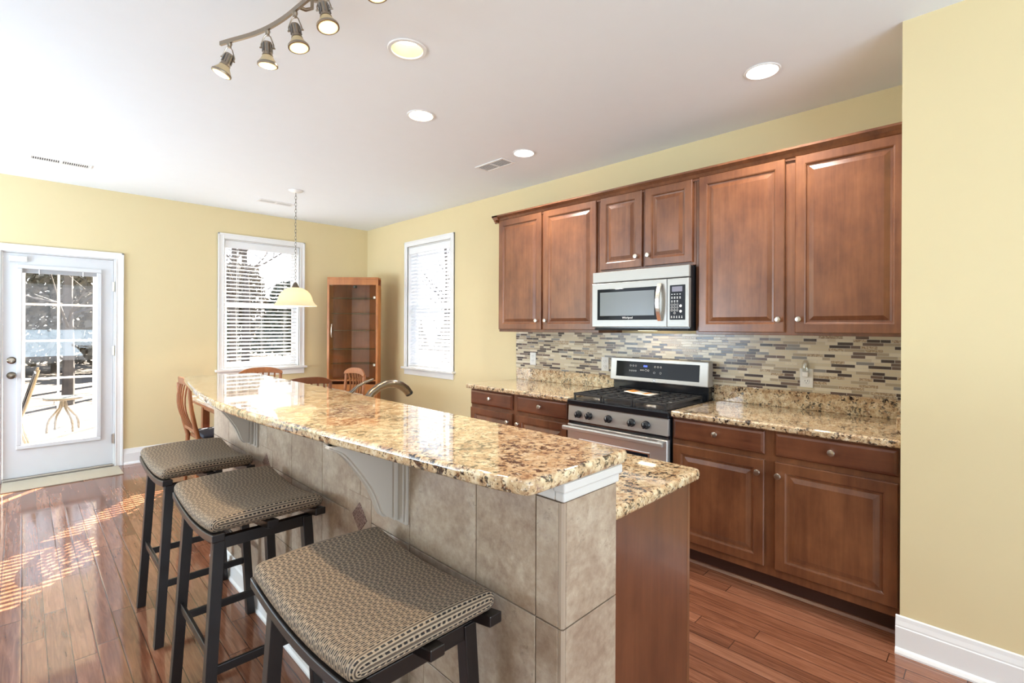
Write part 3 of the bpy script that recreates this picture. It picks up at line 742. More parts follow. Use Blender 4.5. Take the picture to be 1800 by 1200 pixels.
    fm = Matrix(((0, sl.x, nx.x), (-1, 0, 0), (0, sl.z, nx.z)))
    text('clock', '0:01', .020, mp(1.872, .118, -.0035), fm, M['blue'], gp, .0002)
    MB().lathe([(.011, 0), (.009, .002)], mp(1.80, .016, 0), tuple(nx), 14).build('badge', M['chromed'], bg)
gas_range()
lf_ = thing('leaflet', 'orange and white leaflet lying on the range grates', 'leaflet', (3.08, 1.80, .9485))
for nm, mm, dx in (('back_page', M['paperw'], 0), ('front_page', M['orange'], .0012)):
    m = MB(); n = 8
    for i in range(n):
        for j in range(2):
            pass
    pts = []
    for i in range(n + 1):
        u = i / n; y = 1.68 + .20 * u if nm == 'back_page' else 1.73 + .15 * u; z = .9500 + .012 * u * u + dx * 1.2
        pts.append((y, z))
    poly = pts + [(y, z - .001) for y, z in pts[::-1]]
    x0, x1 = (3.015, 3.15) if nm == 'back_page' else (3.05, 3.15)
    m.prism(poly, 'x', x0, x1).build(nm, mm, lf_)

# ------------------------------------------------------------------ island
IX, IXB = .835, 1.046            # tiled face and kitchen side of the knee wall
IY0, IY1 = .672, 3.42
kw = thing('knee_wall', 'tan tiled half wall under the raised breakfast bar', 'half wall', ((IX + IXB) / 2, 2.05, 0))
MB().box(IX + .009, IY0 + .009, 0, IXB, IY1, 1.070).build('core', M['grout'], kw)
tm = MB(); g = .0016
ys = [IY0, .752, .961] + [.961 + .3075 * i for i in range(1, 8)] + [IY1]
zs = [.125, .436, .746, 1.026]
for i in range(len(ys) - 1):
    for j in range(3): tm.box(IX, ys[i] + (g if i else .014), zs[j] + g, IX + .0085, ys[i + 1] - g, zs[j + 1] - g)
for j in range(3):
    tm.box(IX + .013, IY0, zs[j] + g, IXB, IY0 + .0085, zs[j + 1] - g)
tm.build('face_tiles', M['trav'], kw, bev=.0015)
be = MB()
for j in range(3): be.prism([(IX + .001, IY0 + .013), (IX + .001, IY0 + .005), (IX + .005, IY0 + .001), (IX + .012, IY0 + .001), (IX + .012, IY0 + .008), (IX + .008, IY0 + .013)], 'z', zs[j] + g, zs[j + 1] - g)
be.build('corner_trim', plain('edge_tile', (.36, .275, .205), .4), kw)
for (y, z) in ((1.5765, .746), (2.4985, .746), (2.0375, .592), (1.2685, .436)):
    fr = MB().box(IX - .0006, y - .0785, z - .0785, IX + .002, y + .0785, z + .0785).build('inset_grout', M['grout'], kw)
    MB().box(IX - .0014, y - .0768, z - .0768, IX + .002, y + .0768, z + .0768).build('inset_tile', M['trav'], fr)
    MB().prism([(y, z - .052), (y + .052, z), (y, z + .052), (y - .052, z)], 'x', IX - .0035, IX).build('diamond_tile', M['decor'], fr, bev=.001)
MB().prism([(IX, 0), (IX - .020, 0), (IX - .020, .01), (IX - .014, .02), (IX - .014, .095), (IX - .009, .105), (IX - .006, .122), (IX, .126)], 'y', IY0, IY1).build('baseboard', M['trim'], kw)
MB().box(IX - .004, IY0 - .006, 1.028, IXB + .004, IY0 + .02, 1.050).box(IX - .010, IY0 - .012, 1.050, IXB + .010, IY0 + .02, 1.0722).box(IX - .004, IY0 + .02, 1.028, IX + .004, IY1, 1.050).box(IX - .010, IY0 + .02, 1.050, IX + .004, IY1, 1.0722).build('cap_molding', plain('cap_paint', (.62, .60, .575), .4), kw, bev=.005)
MCB = plain('corbel_paint', (.43, .375, .32), .4)
CPROF = [(.612, 1.0722), (.612, 1.066), (.642, 1.053), (.668, 1.027), (.692, .995), (.716, .962), (.738, .928), (.753, .900), (.764, .870), (.772, .848), (.782, .834), (.796, .827)]
for yc in (1.343, 2.685):
    # corbel: stepped back plate and an S-shaped bracket with a ribbed edge
    cb = MB().box(IX - .010, yc - .070, .806, IX, yc + .070, 1.0722).box(IX - .016, yc - .060, .814, IX - .0102, yc + .060, 1.0722).build('corbel_plate', MCB, kw, bev=.002)
    MB().box(IX - .030, yc - .036, .818, IX - .0162, yc + .036, 1.0722).build('corbel_stem', MCB, cb, bev=.002)
    p1 = smooth_pts(CPROF, 1) + [(IX - .0302, .824), (IX - .0302, 1.0722)]
    MB().prism(p1, 'y', yc - .027, yc + .027).build('bracket', MCB, cb, bev=.0015)
    p2 = [(a - .005, b - .003) if 1 < i < len(p1) - 3 else (a, b) for i, (a, b) in enumerate(p1)]
    MB().prism(p2, 'y', yc - .012, yc + .012).build('bracket_rib', MCB, cb, bev=.002)

# raised bar top with the bowed front
BZ = 1.106; k = (1.4096 - BZ) / (1.4096 - 1.067)
front = [(.796, .742), (.771, .841), (.753, .992), (.732, 1.17), (.716, 1.33), (.687, 1.573), (.663, 1.807), (.640, 2.05), (.624, 2.30), (.620, 2.603), (.640, 2.90), (.672, 3.18), (.715, 3.50), (.757, 3.80)]
def corner(c, p, q, r, n=5):
    """round the corner c between neighbours p and q"""
    c, p, q = Vector(c), Vector(p), Vector(q); a = c + (p - c).normalized() * r; b = c + (q - c).normalized() * r
    return [tuple(a * (1 - t) ** 2 + c * 2 * t * (1 - t) + b * t * t) for t in [i / n for i in range(n + 1)]]
fp = [(x * k, y * k) for x, y in front]; ye0, ye1, xb = .737 * k, 3.915 * k, 1.215 * k
bar = corner((fp[0][0] + .0, ye0), (xb, ye0), fp[1], .022) + smooth_pts(fp[1:]) + corner((.775 * k, ye1), fp[-1], (xb, ye1), .03) + corner((xb, ye1), (.775 * k, ye1), (xb, ye0), .015) + corner((xb, ye0), (xb, ye1), (.8, ye0), .022)
bt = tag(rounded_slab(bar, BZ - .033, BZ, 'granite_counter', None, .010), 'long bowed granite breakfast bar top, polished, on the tiled half wall', 'bar top')

ic = thing('island_cabinet', 'reddish cabinet behind the tiled half wall, plain end panel facing the aisle corner', 'cabinet', (1.34, 2.1, 0))
MB().box(IXB + .001, .775, .105, 1.640, IY1, .876).build('body', M['cab'], ic)
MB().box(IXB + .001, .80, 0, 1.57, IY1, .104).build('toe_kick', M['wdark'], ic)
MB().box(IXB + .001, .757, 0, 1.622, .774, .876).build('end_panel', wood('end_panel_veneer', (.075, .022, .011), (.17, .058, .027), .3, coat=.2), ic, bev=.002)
MB().box(1.6225, .757, .0, 1.642, .774, .876).build('end_stile', M['cab'], ic, bev=.002)
for i in range(5):
    a = .80 + i * .52; b = a + .50
    def mpp(u, v, d): return (1.661 - d, u, v)
    def R(ii, d, z0=.13, z1=.70): return (a + ii, b - ii, z0 + ii, z1 - ii, d)
    dd = MB().rings([R(0, .004), R(.004, 0), R(.05, 0), R(.056, .010), R(.066, .011), R(.09, .003)], mpp, .020).build('door', M['cab'], ic)
    MB().lathe([(.006, 0), (.006, .014), (.0155, .02), (.014, .028), (.004, .03)], (1.661, b - .04, .65), (1, 0, 0), 14).build('knob', M['nickel'], dd, smooth=True)
LX, LY = 1.700, .738
lo = corner((LX, LY), (IXB, LY), (LX, IY1), .035) + corner((LX, IY1), (LX, LY), (IXB, IY1), .02) + [(IXB + .001, IY1), (IXB + .001, LY)]
tag(rounded_slab(lo, .878, .914, 'island_worktop', None, .011), 'lower granite worktop on the kitchen side of the island', 'worktop')

# faucet
fa = thing('faucet', 'bronze pull-out faucet with lever handle behind the bar top', 'faucet', (1.20, 2.30, .914))
MB().prism(corner((1.172, 2.16), (1.172, 2.46), (1.228, 2.16), .027) + corner((1.228, 2.16), (1.172, 2.16), (1.228, 2.46), .027) + corner((1.228, 2.46), (1.228, 2.16), (1.172, 2.46), .027) + corner((1.172, 2.46), (1.228, 2.46), (1.172, 2.16), .027), 'z', .9142, .920).build('base_plate', M['bronze'], fa, bev=.002, smooth=True)
sp = [(1.20, 2.25, .9202), (1.20, 2.25, .96), (1.205, 2.25, 1.00), (1.222, 2.25, 1.04), (1.252, 2.25, 1.075), (1.292, 2.25, 1.100), (1.335, 2.25, 1.112), (1.38, 2.25, 1.112), (1.42, 2.25, 1.100), (1.452, 2.25, 1.078), (1.470, 2.25, 1.058)]
spo = MB().tube(sp, [.026, .025, .023, .021, .020, .020, .0205, .021, .022, .023, .021], 18).build('spout', M['bronze'], fa, smooth=True)
MB().lathe([(.021, 0), (.022, .006), (.021, .012)], (1.470, 2.25, 1.058), (.55, 0, -.83), 18).build('aerator', M['black'], spo, smooth=True)
MB().lathe([(.024, 0), (.022, .03), (.017, .07), (.017, .10), (.012, .125), (.004, .132)], (1.20, 2.40, .9202), n=18).build('handle_base', M['bronze'], fa, smooth=True)
MB().tube([(1.20, 2.40, 1.03), (1.215, 2.395, 1.066), (1.245, 2.385, 1.096), (1.285, 2.375, 1.118), (1.325, 2.365, 1.130)], [.013, .010, .008, .007, .0065], 12).build('lever', M['bronze'], fa, smooth=True)

# ------------------------------------------------------------------ bar stools (local coordinates: x across, y along the bar)
SEAT_L, SEAT_W, STH = .550, .372, .046
def saddle(y): return .026 * (y / (SEAT_L / 2)) ** 2
def make_stool(label, loc):
    t = thing('bar_stool', label, 'stool', loc, group='saddle bar stools along the bar', local=True)
    zb = .716                                              # underside of the woven pad in its middle
    # woven pad: rounded section swept along y, rounded ends
    hw, hh, r = SEAT_W / 2, STH / 2, .021
    sec = []
    for cx, cz, a0 in ((hw - r, hh - r, 0), (-hw + r, hh - r, 90), (-hw + r, -hh + r, 180), (hw - r, -hh + r, 270)):
        for i in range(6): a = math.radians(a0 + 18 * i); sec.append((cx + r * math.cos(a), cz + r * math.sin(a)))
    # split the long top and bottom runs so that the pattern stays even
    full = []
    for i, p in enumerate(sec):
        full.append(p); q = sec[(i + 1) % len(sec)]; L = math.hypot(q[0] - p[0], q[1] - p[1])
        if L > .1:
            for j in range(1, 12): full.append((p[0] + (q[0] - p[0]) * j / 12, p[1] + (q[1] - p[1]) * j / 12))
    sec = full; n = len(sec); al = [0.]
    for i in range(n): p, q = sec[i], sec[(i + 1) % n]; al.append(al[-1] + math.hypot(q[0] - p[0], q[1] - p[1]))
    st = []; re = .020; hl = SEAT_L / 2
    for i in range(6): a = PI / 2 * i / 5; st.append((-hl + re * (1 - math.sin(a)), re * (1 - math.cos(a)), 0))
    st = st[::-1]; st = [( -hl + re * (1 - math.cos(PI / 2 * i / 5)), re * (1 - math.sin(PI / 2 * i / 5))) for i in range(6)]
    st += [(-hl + re + (SEAT_L - 2 * re) * j / 28, 0.) for j in range(1, 28)]
    st += [(-y, ins) for y, ins in st[:6][::-1]]
    m = MB(); vv = 0.; vl = []
    st = [(st[0][0], hh - .001)] + st + [(st[-1][0], hh - .001)]
    for i, (y, ins) in enumerate(st):
        if i: vv += math.hypot(y - st[i - 1][0], ins - st[i - 1][1])
        vl.append(vv)
        for x, z in sec:
            sx = max(hw - ins, .001) / hw; sz = max(hh - ins, .0005) / hh
            crown = .010 * (1 - (x / hw) ** 2) if z > 0 else 0
            m.v.append((x * sx, y, zb + hh + z * sz + saddle(y) + crown * sz))
    uvs = []
    for i in range(len(st) - 1):
        for j in range(n):
            m.f.append((i * n + j, i * n + (j + 1) % n, (i + 1) * n + (j + 1) % n, (i + 1) * n + j))
            uvs.append(((al[j], vl[i]), (al[j + 1], vl[i]), (al[j + 1], vl[i + 1]), (al[j], vl[i + 1])))
    m.f.append(tuple(range(n))[::-1]); m.f.append(tuple((len(st) - 1) * n + j for j in range(n)))
    me = bpy.data.meshes.new('seat'); me.from_pydata(m.v, [], m.f); uvl = me.uv_layers.new(name='UVMap')
    for pi, pl_ in enumerate(me.polygons):
        for q, li in enumerate(pl_.loop_indices): uvl.data[li].uv = uvs[pi][q] if pi < len(uvs) else (al[q % n], 0)
    bm = bmesh.new(); bm.from_mesh(me); bmesh.ops.recalc_face_normals(bm, faces=bm.faces); bm.to_mesh(me); bm.free()
    me.shade_smooth(); me.materials.append(M['weave']); o = bpy.data.objects.new('seat', me); COL.objects.link(o); o.parent = t
    # three curved rails whose ends stick out past the pad
    for x in (-.166, 0, .166):
        pts = [(y, zb - .0015 + saddle(y)) for y in [-.29 + .58 * i / 14 for i in range(15)]]
        MB().prism(pts + [(y, z - .026) for y, z in pts[::-1]], 'x', x - .019, x + .019).build('seat_rail', M['bmetal'], t, bev=.003)
    LT, LYY = .146, .205
    for y in (-LYY, LYY): MB().box(-LT - .02, y - .013, .664, LT + .02, y + .013, .7045 if abs(y) < .1 else zb - .0275 + saddle(y)).build('apron', M['bmetal'], t, bev=.002)
    for sx in (-1, 1):
        for sy in (-1, 1):
            p, q = Vector((sx * LT, sy * LYY, .700)), Vector((sx * .186, sy * .222, .0))
            lg = MB(); w = .0175
            vs = [(c.x + a * w, c.y + b * w, c.z) for c in (q, p) for a, b in ((-1, -1), (1, -1), (1, 1), (-1, 1))]
            lg.add(vs, [(0, 3, 2, 1), (4, 5, 6, 7), (0, 1, 5, 4), (1, 2, 6, 5), (2, 3, 7, 6), (3, 0, 4, 7)])
            l_ = lg.build('leg', M['bmetal'], t, bev=.002)
    def at(sx, sy, z):
        f = z / .70; return Vector((sx * (.186 + (LT - .186) * f), sy * (.222 + (LYY - .222) * f), z))
    for sx in (-1, 1): MB().beam(at(sx, -1, .315), at(sx, 1, .315), .012, .030).build('side_stretcher', M['bmetal'], t, bev=.002)
    for sy in (-1, 1): MB().beam(at(-1, sy, .265), at(1, sy, .265), .012, .030).build('foot_rail', M['bmetal'], t, bev=.002)
    return t
st1 = make_stool('woven-seat bar stool nearest the camera, at the near end of the bar', (.614, 1.115, 0))
SG = 'saddle bar stools along the bar'
copy_thing(st1, (.612, 2.055, 0), 0, 'middle one of the three woven-seat bar stools at the bar', SG)
copy_thing(st1, (.612, 2.830, 0), 0, 'woven-seat bar stool farthest from the camera, by the far end of the bar', SG)

# ------------------------------------------------------------------ dining table and chairs
tb = thing('dining_table', 'pale-topped dining table beyond the bar, under the pendant lamp', 'table', (1.745, 4.95, 0))
TX0, TX1, TY0, TY1 = 1.112, 2.378, 4.42, 5.46
rounded_slab(corner((TX0, TY0), (TX0, TY1), (TX1, TY0), .04) + corner((TX1, TY0), (TX0, TY0), (TX1, TY1), .04) + corner((TX1, TY1), (TX1, TY0), (TX0, TY1), .04) + corner((TX0, TY1), (TX1, TY1), (TX0, TY0), .04), .722, .745, 'table_top', tb, .004, M['tabletop'])
MB().box(TX0 + .01, TY0 + .01, .695, TX1 - .01, TY1 - .01, .7215).build('edge_band', M['teak'], tb, bev=.003)
MB().box(TX0 + .10, TY0 + .10, .625, TX1 - .10, TY1 - .10, .6945).build('apron', M['teak'], tb)
for x in (TX0 + .12, TX1 - .12):
    for y in (TY0 + .12, TY1 - .12): MB().beam((x, y, 0), (x, y, .6945), .06, .06, (1, 0, 0)).build('leg', M['teak'], tb, bev=.006)
def make_chair(name, label, loc, rz, wm):
    """local: seat faces +y, back along x at -y"""
    t = thing(name, label, 'chair', loc, rz, 'slat-back dining chairs', local=True)
    H, hw = .965, .215
    def back_y(z): u = max(0, (z - .42) / .545); return -.20 - .075 * u - .02 * math.sin(PI * u)
    seat = [(-.20, -.185), (.20, -.185), (.235, .20), (-.235, .20)]
    MB().prism(seat, 'z', .405, .432).build('seat_frame', wm, t, bev=.005)
    MB().prism([(x * .9, y * .9) for x, y in seat], 'z', .4325, .462).build('seat_pad', M['sling'], t, bev=.012, smooth=True, seg=3)
    for sx in (-1, 1):
        MB().beam((sx * .205, .185, 0), (sx * .205, .180, .4045), .034, .034, (1, 0, 0)).build('leg', wm, t, bev=.006)
        zs_ = [0, .2, .42, .55, .68, .80, .90]
        pts = [(sx * (.195 + .012 * z), back_y(z) if z > .4 else -.20 - .05 * (.42 - z), z) for z in zs_]
        MB().tube(pts, [.015, .017, .019, .018, .017, .016, .015], 10).build('back_post', wm, t, smooth=True)
    # curved top rail with an arched upper edge
    m = MB(); n = 14; up, lo_ = [], []
    for i in range(n + 1):
        u = -1 + 2 * i / n; x = u * .222; y = back_y(.93) - .030 * (1 - u * u)
        zt = H - .050 * abs(u) ** 3.2; zb_ = .885 + .020 * (1 - u * u)
        up.append((x, y, zt)); lo_.append((x, y + .006, zb_))
    vs = []
    for (a, b) in zip(up, lo_): vs += [a, b, (b[0], b[1] + .018, b[2]), (a[0], a[1] + .016, a[2])]
    fs = [(0, 1, 2, 3), (4 * n, 4 * n + 3, 4 * n + 2, 4 * n + 1)]
    for i in range(n):
        for q in range(4): fs.append((4 * i + q, 4 * i + (q + 1) % 4, 4 * i + 4 + (q + 1) % 4, 4 * i + 4 + q))
    m.add(vs, fs).build('top_rail', wm, t, bev=.004, smooth=True)
    MB().beam((-.19, back_y(.50), .50), (.19, back_y(.50), .50), .020, .03).build('lower_rail', wm, t, bev=.004)
    for i in range(6):
        u = (-1 + 2 * (i + .5) / 6); x = u * .175; pts = []
        for j in range(8):
            z = .505 + (.905 - .505) * j / 7; f = j / 7
            pts.append((x, back_y(z) + (.004 - .022 * (1 - u * u)) * f - .030 * math.sin(PI * f), z))
        sm = MB()
        for a, b in zip(pts[:-1], pts[1:]): sm.beam(a, b, .016, .010, (0, 1, 0))
        sm.build('slat', wm, t)
    for sx in (-1, 1): MB().beam((sx * .205, .18, .22), (sx * .197, -.205, .22), .012, .024).build('stretcher', wm, t, bev=.002)
    MB().box(-.205, .172, .36, .205, .190, .4045).build('front_rail', wm, t)
    return t
CG = 'slat-back dining chairs'
ca = make_chair('dining_chair', 'slat-back teak chair at the left end of the dining table, seen beside the far stool', (1.275, 5.06, 0), -PI / 2, M['teak'])
cb_ = copy_thing(ca, (1.83, 5.40, 0), PI, 'teak chair behind the dining table, in front of the window', CG)
cd_ = copy_thing(ca, (2.27, 4.93, 0), PI / 2, 'teak chair standing in front of the glass cabinet', CG)
make_chair('dining_chair', 'dark chair with its back to the bar, on the near side of the dining table', (1.79, 4.59, 0), -.05, M['dteak'])  # same chair design in darker teak tones

# ------------------------------------------------------------------ glass display cabinet, set across the corner (local: front faces -y)
dc = thing('display_cabinet', 'tall cherry cabinet with a glass door standing across the room corner', 'cabinet', (2.865, 5.625, 0), 0, local=True)
dc.rotation_euler = (0, 0, -PI / 4)
hw, hd, HC = .312, .20, 2.02
foot = [(-hw, 0), (hw, 0), (hw, .14), (.12, .34), (-.12, .34), (-hw, .14)]
MB().prism(foot, 'z', 0, .08).build('plinth', M['cherry'], dc)
MB().prism(foot, 'z', HC - .022, HC).box(-hw, 0, HC - .095, hw, .018, HC - .0225).build('top', M['cherry'], dc, bev=.002)
MB().prism(foot, 'z', .0805, .10).prism([(x * .93, y * .95 + .02) for x, y in foot], 'z', .74, .756).build('base_board', M['cherry'], dc)
for sx in (-1, 1):
    a, b = sorted((sx * hw, sx * (hw - .026)))
    MB().box(a, 0, .1005, b, .14, HC - .0955).build('side_post', M['cherry'], dc, bev=.002)
    MB().prism([(sx * hw, .14), (sx * (hw - .018), .14), (sx * .115, .325), (sx * .12, .34)], 'z', .1005, HC - .0225).build('side_panel', M['cherryd'], dc)
MB().box(-.12, .325, .1005, .12, .34, HC - .0225).build('back_panel', M['cherryd'], dc)
MB().box(-hw + .027, .002, .1005, hw - .027, .020, .70).build('lower_door', M['cherry'], dc, bev=.003)
gd = MB().box(-hw + .028, .004, .765, hw - .028, .009, HC - .097).build('glass_door', M['cabglass'], dc)
MB().tube([(-hw + .06, -.004, 1.28), (-hw + .063, -.026, 1.32), (-hw + .063, -.026, 1.40), (-hw + .06, -.004, 1.44)], .007, 8).build('handle', M['nickel'], gd, smooth=True)
for z in (.94, 1.77): MB().box(hw - .055, -.004, z - .015, hw - .03, .0035, z + .015).build('hinge', M['nickel'], gd, bev=.003)
for z in (.95, 1.13, 1.36, 1.57, 1.76): MB().prism([(x * .88, y * .86 + .02) for x, y in foot], 'z', z, z + .006).build('shelf', M['shelfglass'], dc)
MB().lathe([(.022, 0), (.022, .03), (.018, .032)], (0, .10, HC - .128), n=16).build('spot', M['black'], dc)

# ------------------------------------------------------------------ pendant lamp
PX, PY = 1.908, 4.932
pn = thing('pendant_lamp', 'alabaster glass bowl pendant hanging by a chain over the dining table', 'pendant lamp', (PX, PY, 1.615))
MB().lathe([(.066, 0), (.066, -.006), (.045, -.016), (.012, -.024)], (PX, PY, CEIL - .0005)).build('canopy', M['trim'], pn, smooth=True)
zc0, zc1 = 1.845, CEIL - .022; nl_ = 27; ch = MB()
for i in range(nl_):
    z = zc0 + (zc1 - zc0) * (i + .5) / nl_; hl_ = (zc1 - zc0) / nl_ * .66; pts = []
    for a in range(10):
        q = 2 * PI * a / 10; r_ = .0085 * math.cos(q); zz = z + hl_ * math.sin(q)
        pts.append((PX + r_ * .7, PY - r_ * .7, zz) if i % 2 else (PX + r_ * .7, PY + r_ * .7, zz))
    ch.tube(pts, .0019, 5, True)
ch.build('chain', M['chromed'], pn)
MB().lathe([(.008, .055), (.014, .05), (.024, .03), (.036, .004), (.036, 0)], (PX, PY, 1.792), n=20).build('cap', M['bronze'], pn, smooth=True)
prof = [(.034, .180), (.070, .172), (.110, .150), (.138, .118), (.155, .080), (.165, .045), (.180, .022), (.197, .006), (.200, 0)]
inner = [(r - .006, h - .003) for r, h in prof]
sh = MB(); nn = 40; both = prof + inner[::-1]
for r, h in both:
    for j in range(nn): a = 2 * PI * j / nn; sh.v.append((PX + r * math.cos(a), PY + r * math.sin(a), 1.615 + h))
L_ = len(both)
for i in range(L_):
    for j in range(nn): sh.f.append((i * nn + j, i * nn + (j + 1) % nn, ((i + 1) % L_) * nn + (j + 1) % nn, ((i + 1) % L_) * nn + j))
sh.build('shade', M['shade'], pn, smooth=True)
MB().sphere((PX, PY, 1.715), .032).build('bulb', M['bulb'], pn, smooth=True)
lamp('pendant_light', 'POINT', (PX, PY, 1.69), (0, 0, -1), 26, (1, .80, .55), pn, shadow_soft_size=.03)

# ------------------------------------------------------------------ recessed lights, vents
CL = ['recessed ceiling can with a yellow lit baffle, beside the track light', 'small warm recessed light in mid ceiling, between track light and wall cabinets',
      'bright white recessed light at the right, above the wide wall cabinet', 'white recessed light next to the two-slot ceiling vent']
for i, (x, y) in enumerate(CANS):
    t = thing('recessed_light', CL[i], 'ceiling light', (x, y, CEIL - .006), group='recessed ceiling lights')
    ro = .095 if i == 0 else .088; ri = .076
    m = MB(); n = 36; P_ = [(ro, -.001), (ro - .004, -.006), (ri, -.006), (ri - .001, .0)]
    for r, h in P_:
        for j in range(n): a = 2 * PI * j / n; m.v.append((x + r * math.cos(a), y + r * math.sin(a), CEIL + h))
    for q in range(4):
        for j in range(n): m.f.append((q * n + j, q * n + (j + 1) % n, ((q + 1) % 4) * n + (j + 1) % n, ((q + 1) % 4) * n + j))
    m.build('trim_ring', M['canwhite'], t, smooth=True)
    dep = .056 if i == 0 else .018; rt = .066 if i == 0 else .072
    m = MB()
    for r, h in ((ri, -.004), (rt, dep), (rt + .004, dep), (ri + .002, -.002)):
        for j in range(n): a = 2 * PI * j / n; m.v.append((x + r * math.cos(a), y + r * math.sin(a), CEIL + h))
    for q in range(4):
        for j in range(n): m.f.append((q * n + j, q * n + (j + 1) % n, ((q + 1) % 4) * n + (j + 1) % n, ((q + 1) % 4) * n + j))
    m.build('baffle', M['baffle'] if i < 2 else M['canwhite'], t, smooth=True)
    MB().lathe([(rt + .003, 0), (rt + .003, .012), (.02, .03)], (x, y, CEIL + dep), n=24).build('lens', M['ledw'] if i < 2 else M['ledc'], t)
    lamp('can_light', 'AREA', (x, y, CEIL - .012), (0, 0, -1), 6 if i < 2 else 15, (1, .86, .64) if i < 2 else (1, .95, .88), t, shape='DISK', size=.13, spread=math.radians(150))

def vent(label, x0, y0, x1, y1, along, nb, gapc):
    t = thing('ceiling_vent', label, 'vent', ((x0 + x1) / 2, (y0 + y1) / 2, CEIL - .008), group='ceiling vents')
    z = CEIL - .0005; b = .016
    MB().box(x0, y0, z - .007, x1, y0 + b, z).box(x0, y1 - b, z - .007, x1, y1, z).box(x0, y0 + b, z - .007, x0 + b, y1 - b, z).box(x1 - b, y0 + b, z - .007, x1, y1 - b, z).build('frame', M['canwhite'], t, bev=.002)
    MB().box(x0 + b, y0 + b, z - .0015, x1 - b, y1 - b, z).build('duct_dark', gapc, t)
    lv = MB()
    if along == 'x':
        xm = (x0 + x1) / 2; lv.box(xm - .006, y0 + b, z - .006, xm + .006, y1 - b, z - .0016)
        for i in range(nb):
            x = x0 + b + (x1 - x0 - 2 * b) * (i + .5) / nb; s_ = 1 if x > xm else -1
            lv.beam((x + s_ * .002, y0 + b, z - .004), (x + s_ * .002, y1 - b, z - .004), .0045, .0012)
    else:
        ym = (y0 + y1) / 2; lv.box(x0 + b, ym - .008, z - .006, x1 - b, ym + .008, z - .0016)
        for i in range(nb):
            x = x0 + b + (x1 - x0 - 2 * b) * (i + .5) / nb
            lv.beam((x, y0 + b, z - .004), (x, y1 - b, z - .004), .0055, .0012)
    lv.build('louvers', M['canwhite'], t)
gd_ = plain('vent_grey', (.10, .10, .11), .8)
vent('long white ceiling vent above the patio door, slots across it', .03, 5.40, .41, 5.52, 'x', 26, gd_)
vent('white two-slot ceiling vent near the wall cabinets', 2.68, 2.79, 2.83, 3.12, 'y', 7, gd_)
vent('white ceiling vent behind the pendant chain, above the dining window', 1.76, 5.50, 2.12, 5.62, 'x', 24, plain('vent_pale', (.42, .42, .43), .8))

# ------------------------------------------------------------------ track light
tk = thing('track_light', 'curved nickel track light with warm swivel spots at the top of the picture', 'track light', (.80, 1.9, CEIL - .13))
rail = smooth_pts([(.600, 2.385), (.628, 2.320), (.672, 2.225), (.705, 2.125), (.729, 2.006), (.740, 1.889), (.752, 1.78), (.768, 1.66), (.781, 1.55), (.797, 1.443), (.822, 1.35), (.852, 1.27)], 2)
ZR = 2.63
rm = MB()
for (a, b) in zip(rail[:-1], rail[1:]): rm.beam((a[0], a[1], ZR), (b[0], b[1], ZR), .009, .017)
rm.build('rail', M['tracknickel'], tk)
cx_, cy_ = .800, 1.915
MB().lathe([(.085, 0), (.085, -.010), (.074, -.026), (.045, -.036), (.012, -.040)], (cx_, cy_, CEIL - .0005), n=32).build('canopy', M['tracknickel'], tk, smooth=True)
MB().tube([(cx_, cy_, CEIL - .035), (cx_, cy_, ZR + .03), (cx_ - .03, cy_ - .01, ZR + .006), (.737, 1.905, ZR + .004)], .007, 8).build('stem', M['tracknickel'], tk, smooth=True)
HEADS = [((.622, 2.335), (-.30, .20, -.93)), ((.705, 2.125), (.04, .06, -1)), ((.738, 1.925), (.12, -.16, -.98)), ((.762, 1.725), (.10, -.22, -.97)), ((.797, 1.443), (.10, -.24, -.97))]
for (hx, hy), dv in HEADS:
    d = Vector(dv).normalized(); piv = Vector((hx, hy, ZR - .062))
    hd_ = MB().lathe([(.010, 0), (.011, -.006), (.008, -.012), (.008, -.020)], (hx, hy, ZR - .008), n=14)
    side = d.cross(Vector((.6, .8, 0))).normalized()
    for s_ in (-1, 1):
        hd_.tube([(hx, hy, ZR - .024), Vector((hx, hy, ZR - .034)) + side * s_ * .012, piv + side * s_ * .024 + d * .004, piv + side * s_ * .025 + d * .018], .0026, 6)
        hd_.tube([piv + side * s_ * .018 + d * .018, piv + side * s_ * .030 + d * .018], .003, 6)
    ho = hd_.build('spot_yoke', M['tracknickel'], tk, smooth=True)
    MB().lathe([(.004, 0), (.016, .001), (.018, .006), (.018, .045), (.021, .054)], piv - d * .006, d, 18).build('spot_body', M['tracknickel'], ho, smooth=True)
    MB().lathe([(.019, 0), (.026, .014), (.034, .026), (.0365, .030)], piv + d * .049, d, 24).build('reflector', M['halrim'], ho, smooth=True)
    MB().lathe([(.0365, 0), (.0395, .003), (.0395, .010), (.034, .011)], piv + d * .078, d, 24).build('rim', M['tracknickel'], ho, smooth=True)
    MB().lathe([(.0335, 0), (.0335, .002), (.02, .004)], piv + d * .087, d, 24).build('glow_ring', M['halring'], ho, smooth=True)
    MB().lathe([(.0235, 0), (.0235, .002), (.012, .003)], piv + d * .0905, d, 20).build('lens', M['hal'], ho, smooth=True)
    for q in range(9):
        a_ = 2 * PI * q / 9; u_ = side * math.cos(a_) + d.cross(side) * math.sin(a_)
        if q == 0: fins = MB()
        fins.beam(piv + u_ * .0175 + d * .002, piv + u_ * .0185 + d * .036, .0035, .005, u_)
    fins.build('cooling_fins', M['chromed'], ho)
    lamp('spot_light', 'SPOT', piv + d * .098, d, 21, (1, .76, .48), tk, spot_size=math.radians(95), spot_blend=.8, shadow_soft_size=.012)

# ------------------------------------------------------------------ door mat
tag(MB().box(-.125, 5.885, .0005, .685, 6.245, .010).build('door_mat', M['sisal'], bev=.003), 'beige woven mat on the floor at the glass door', 'mat')

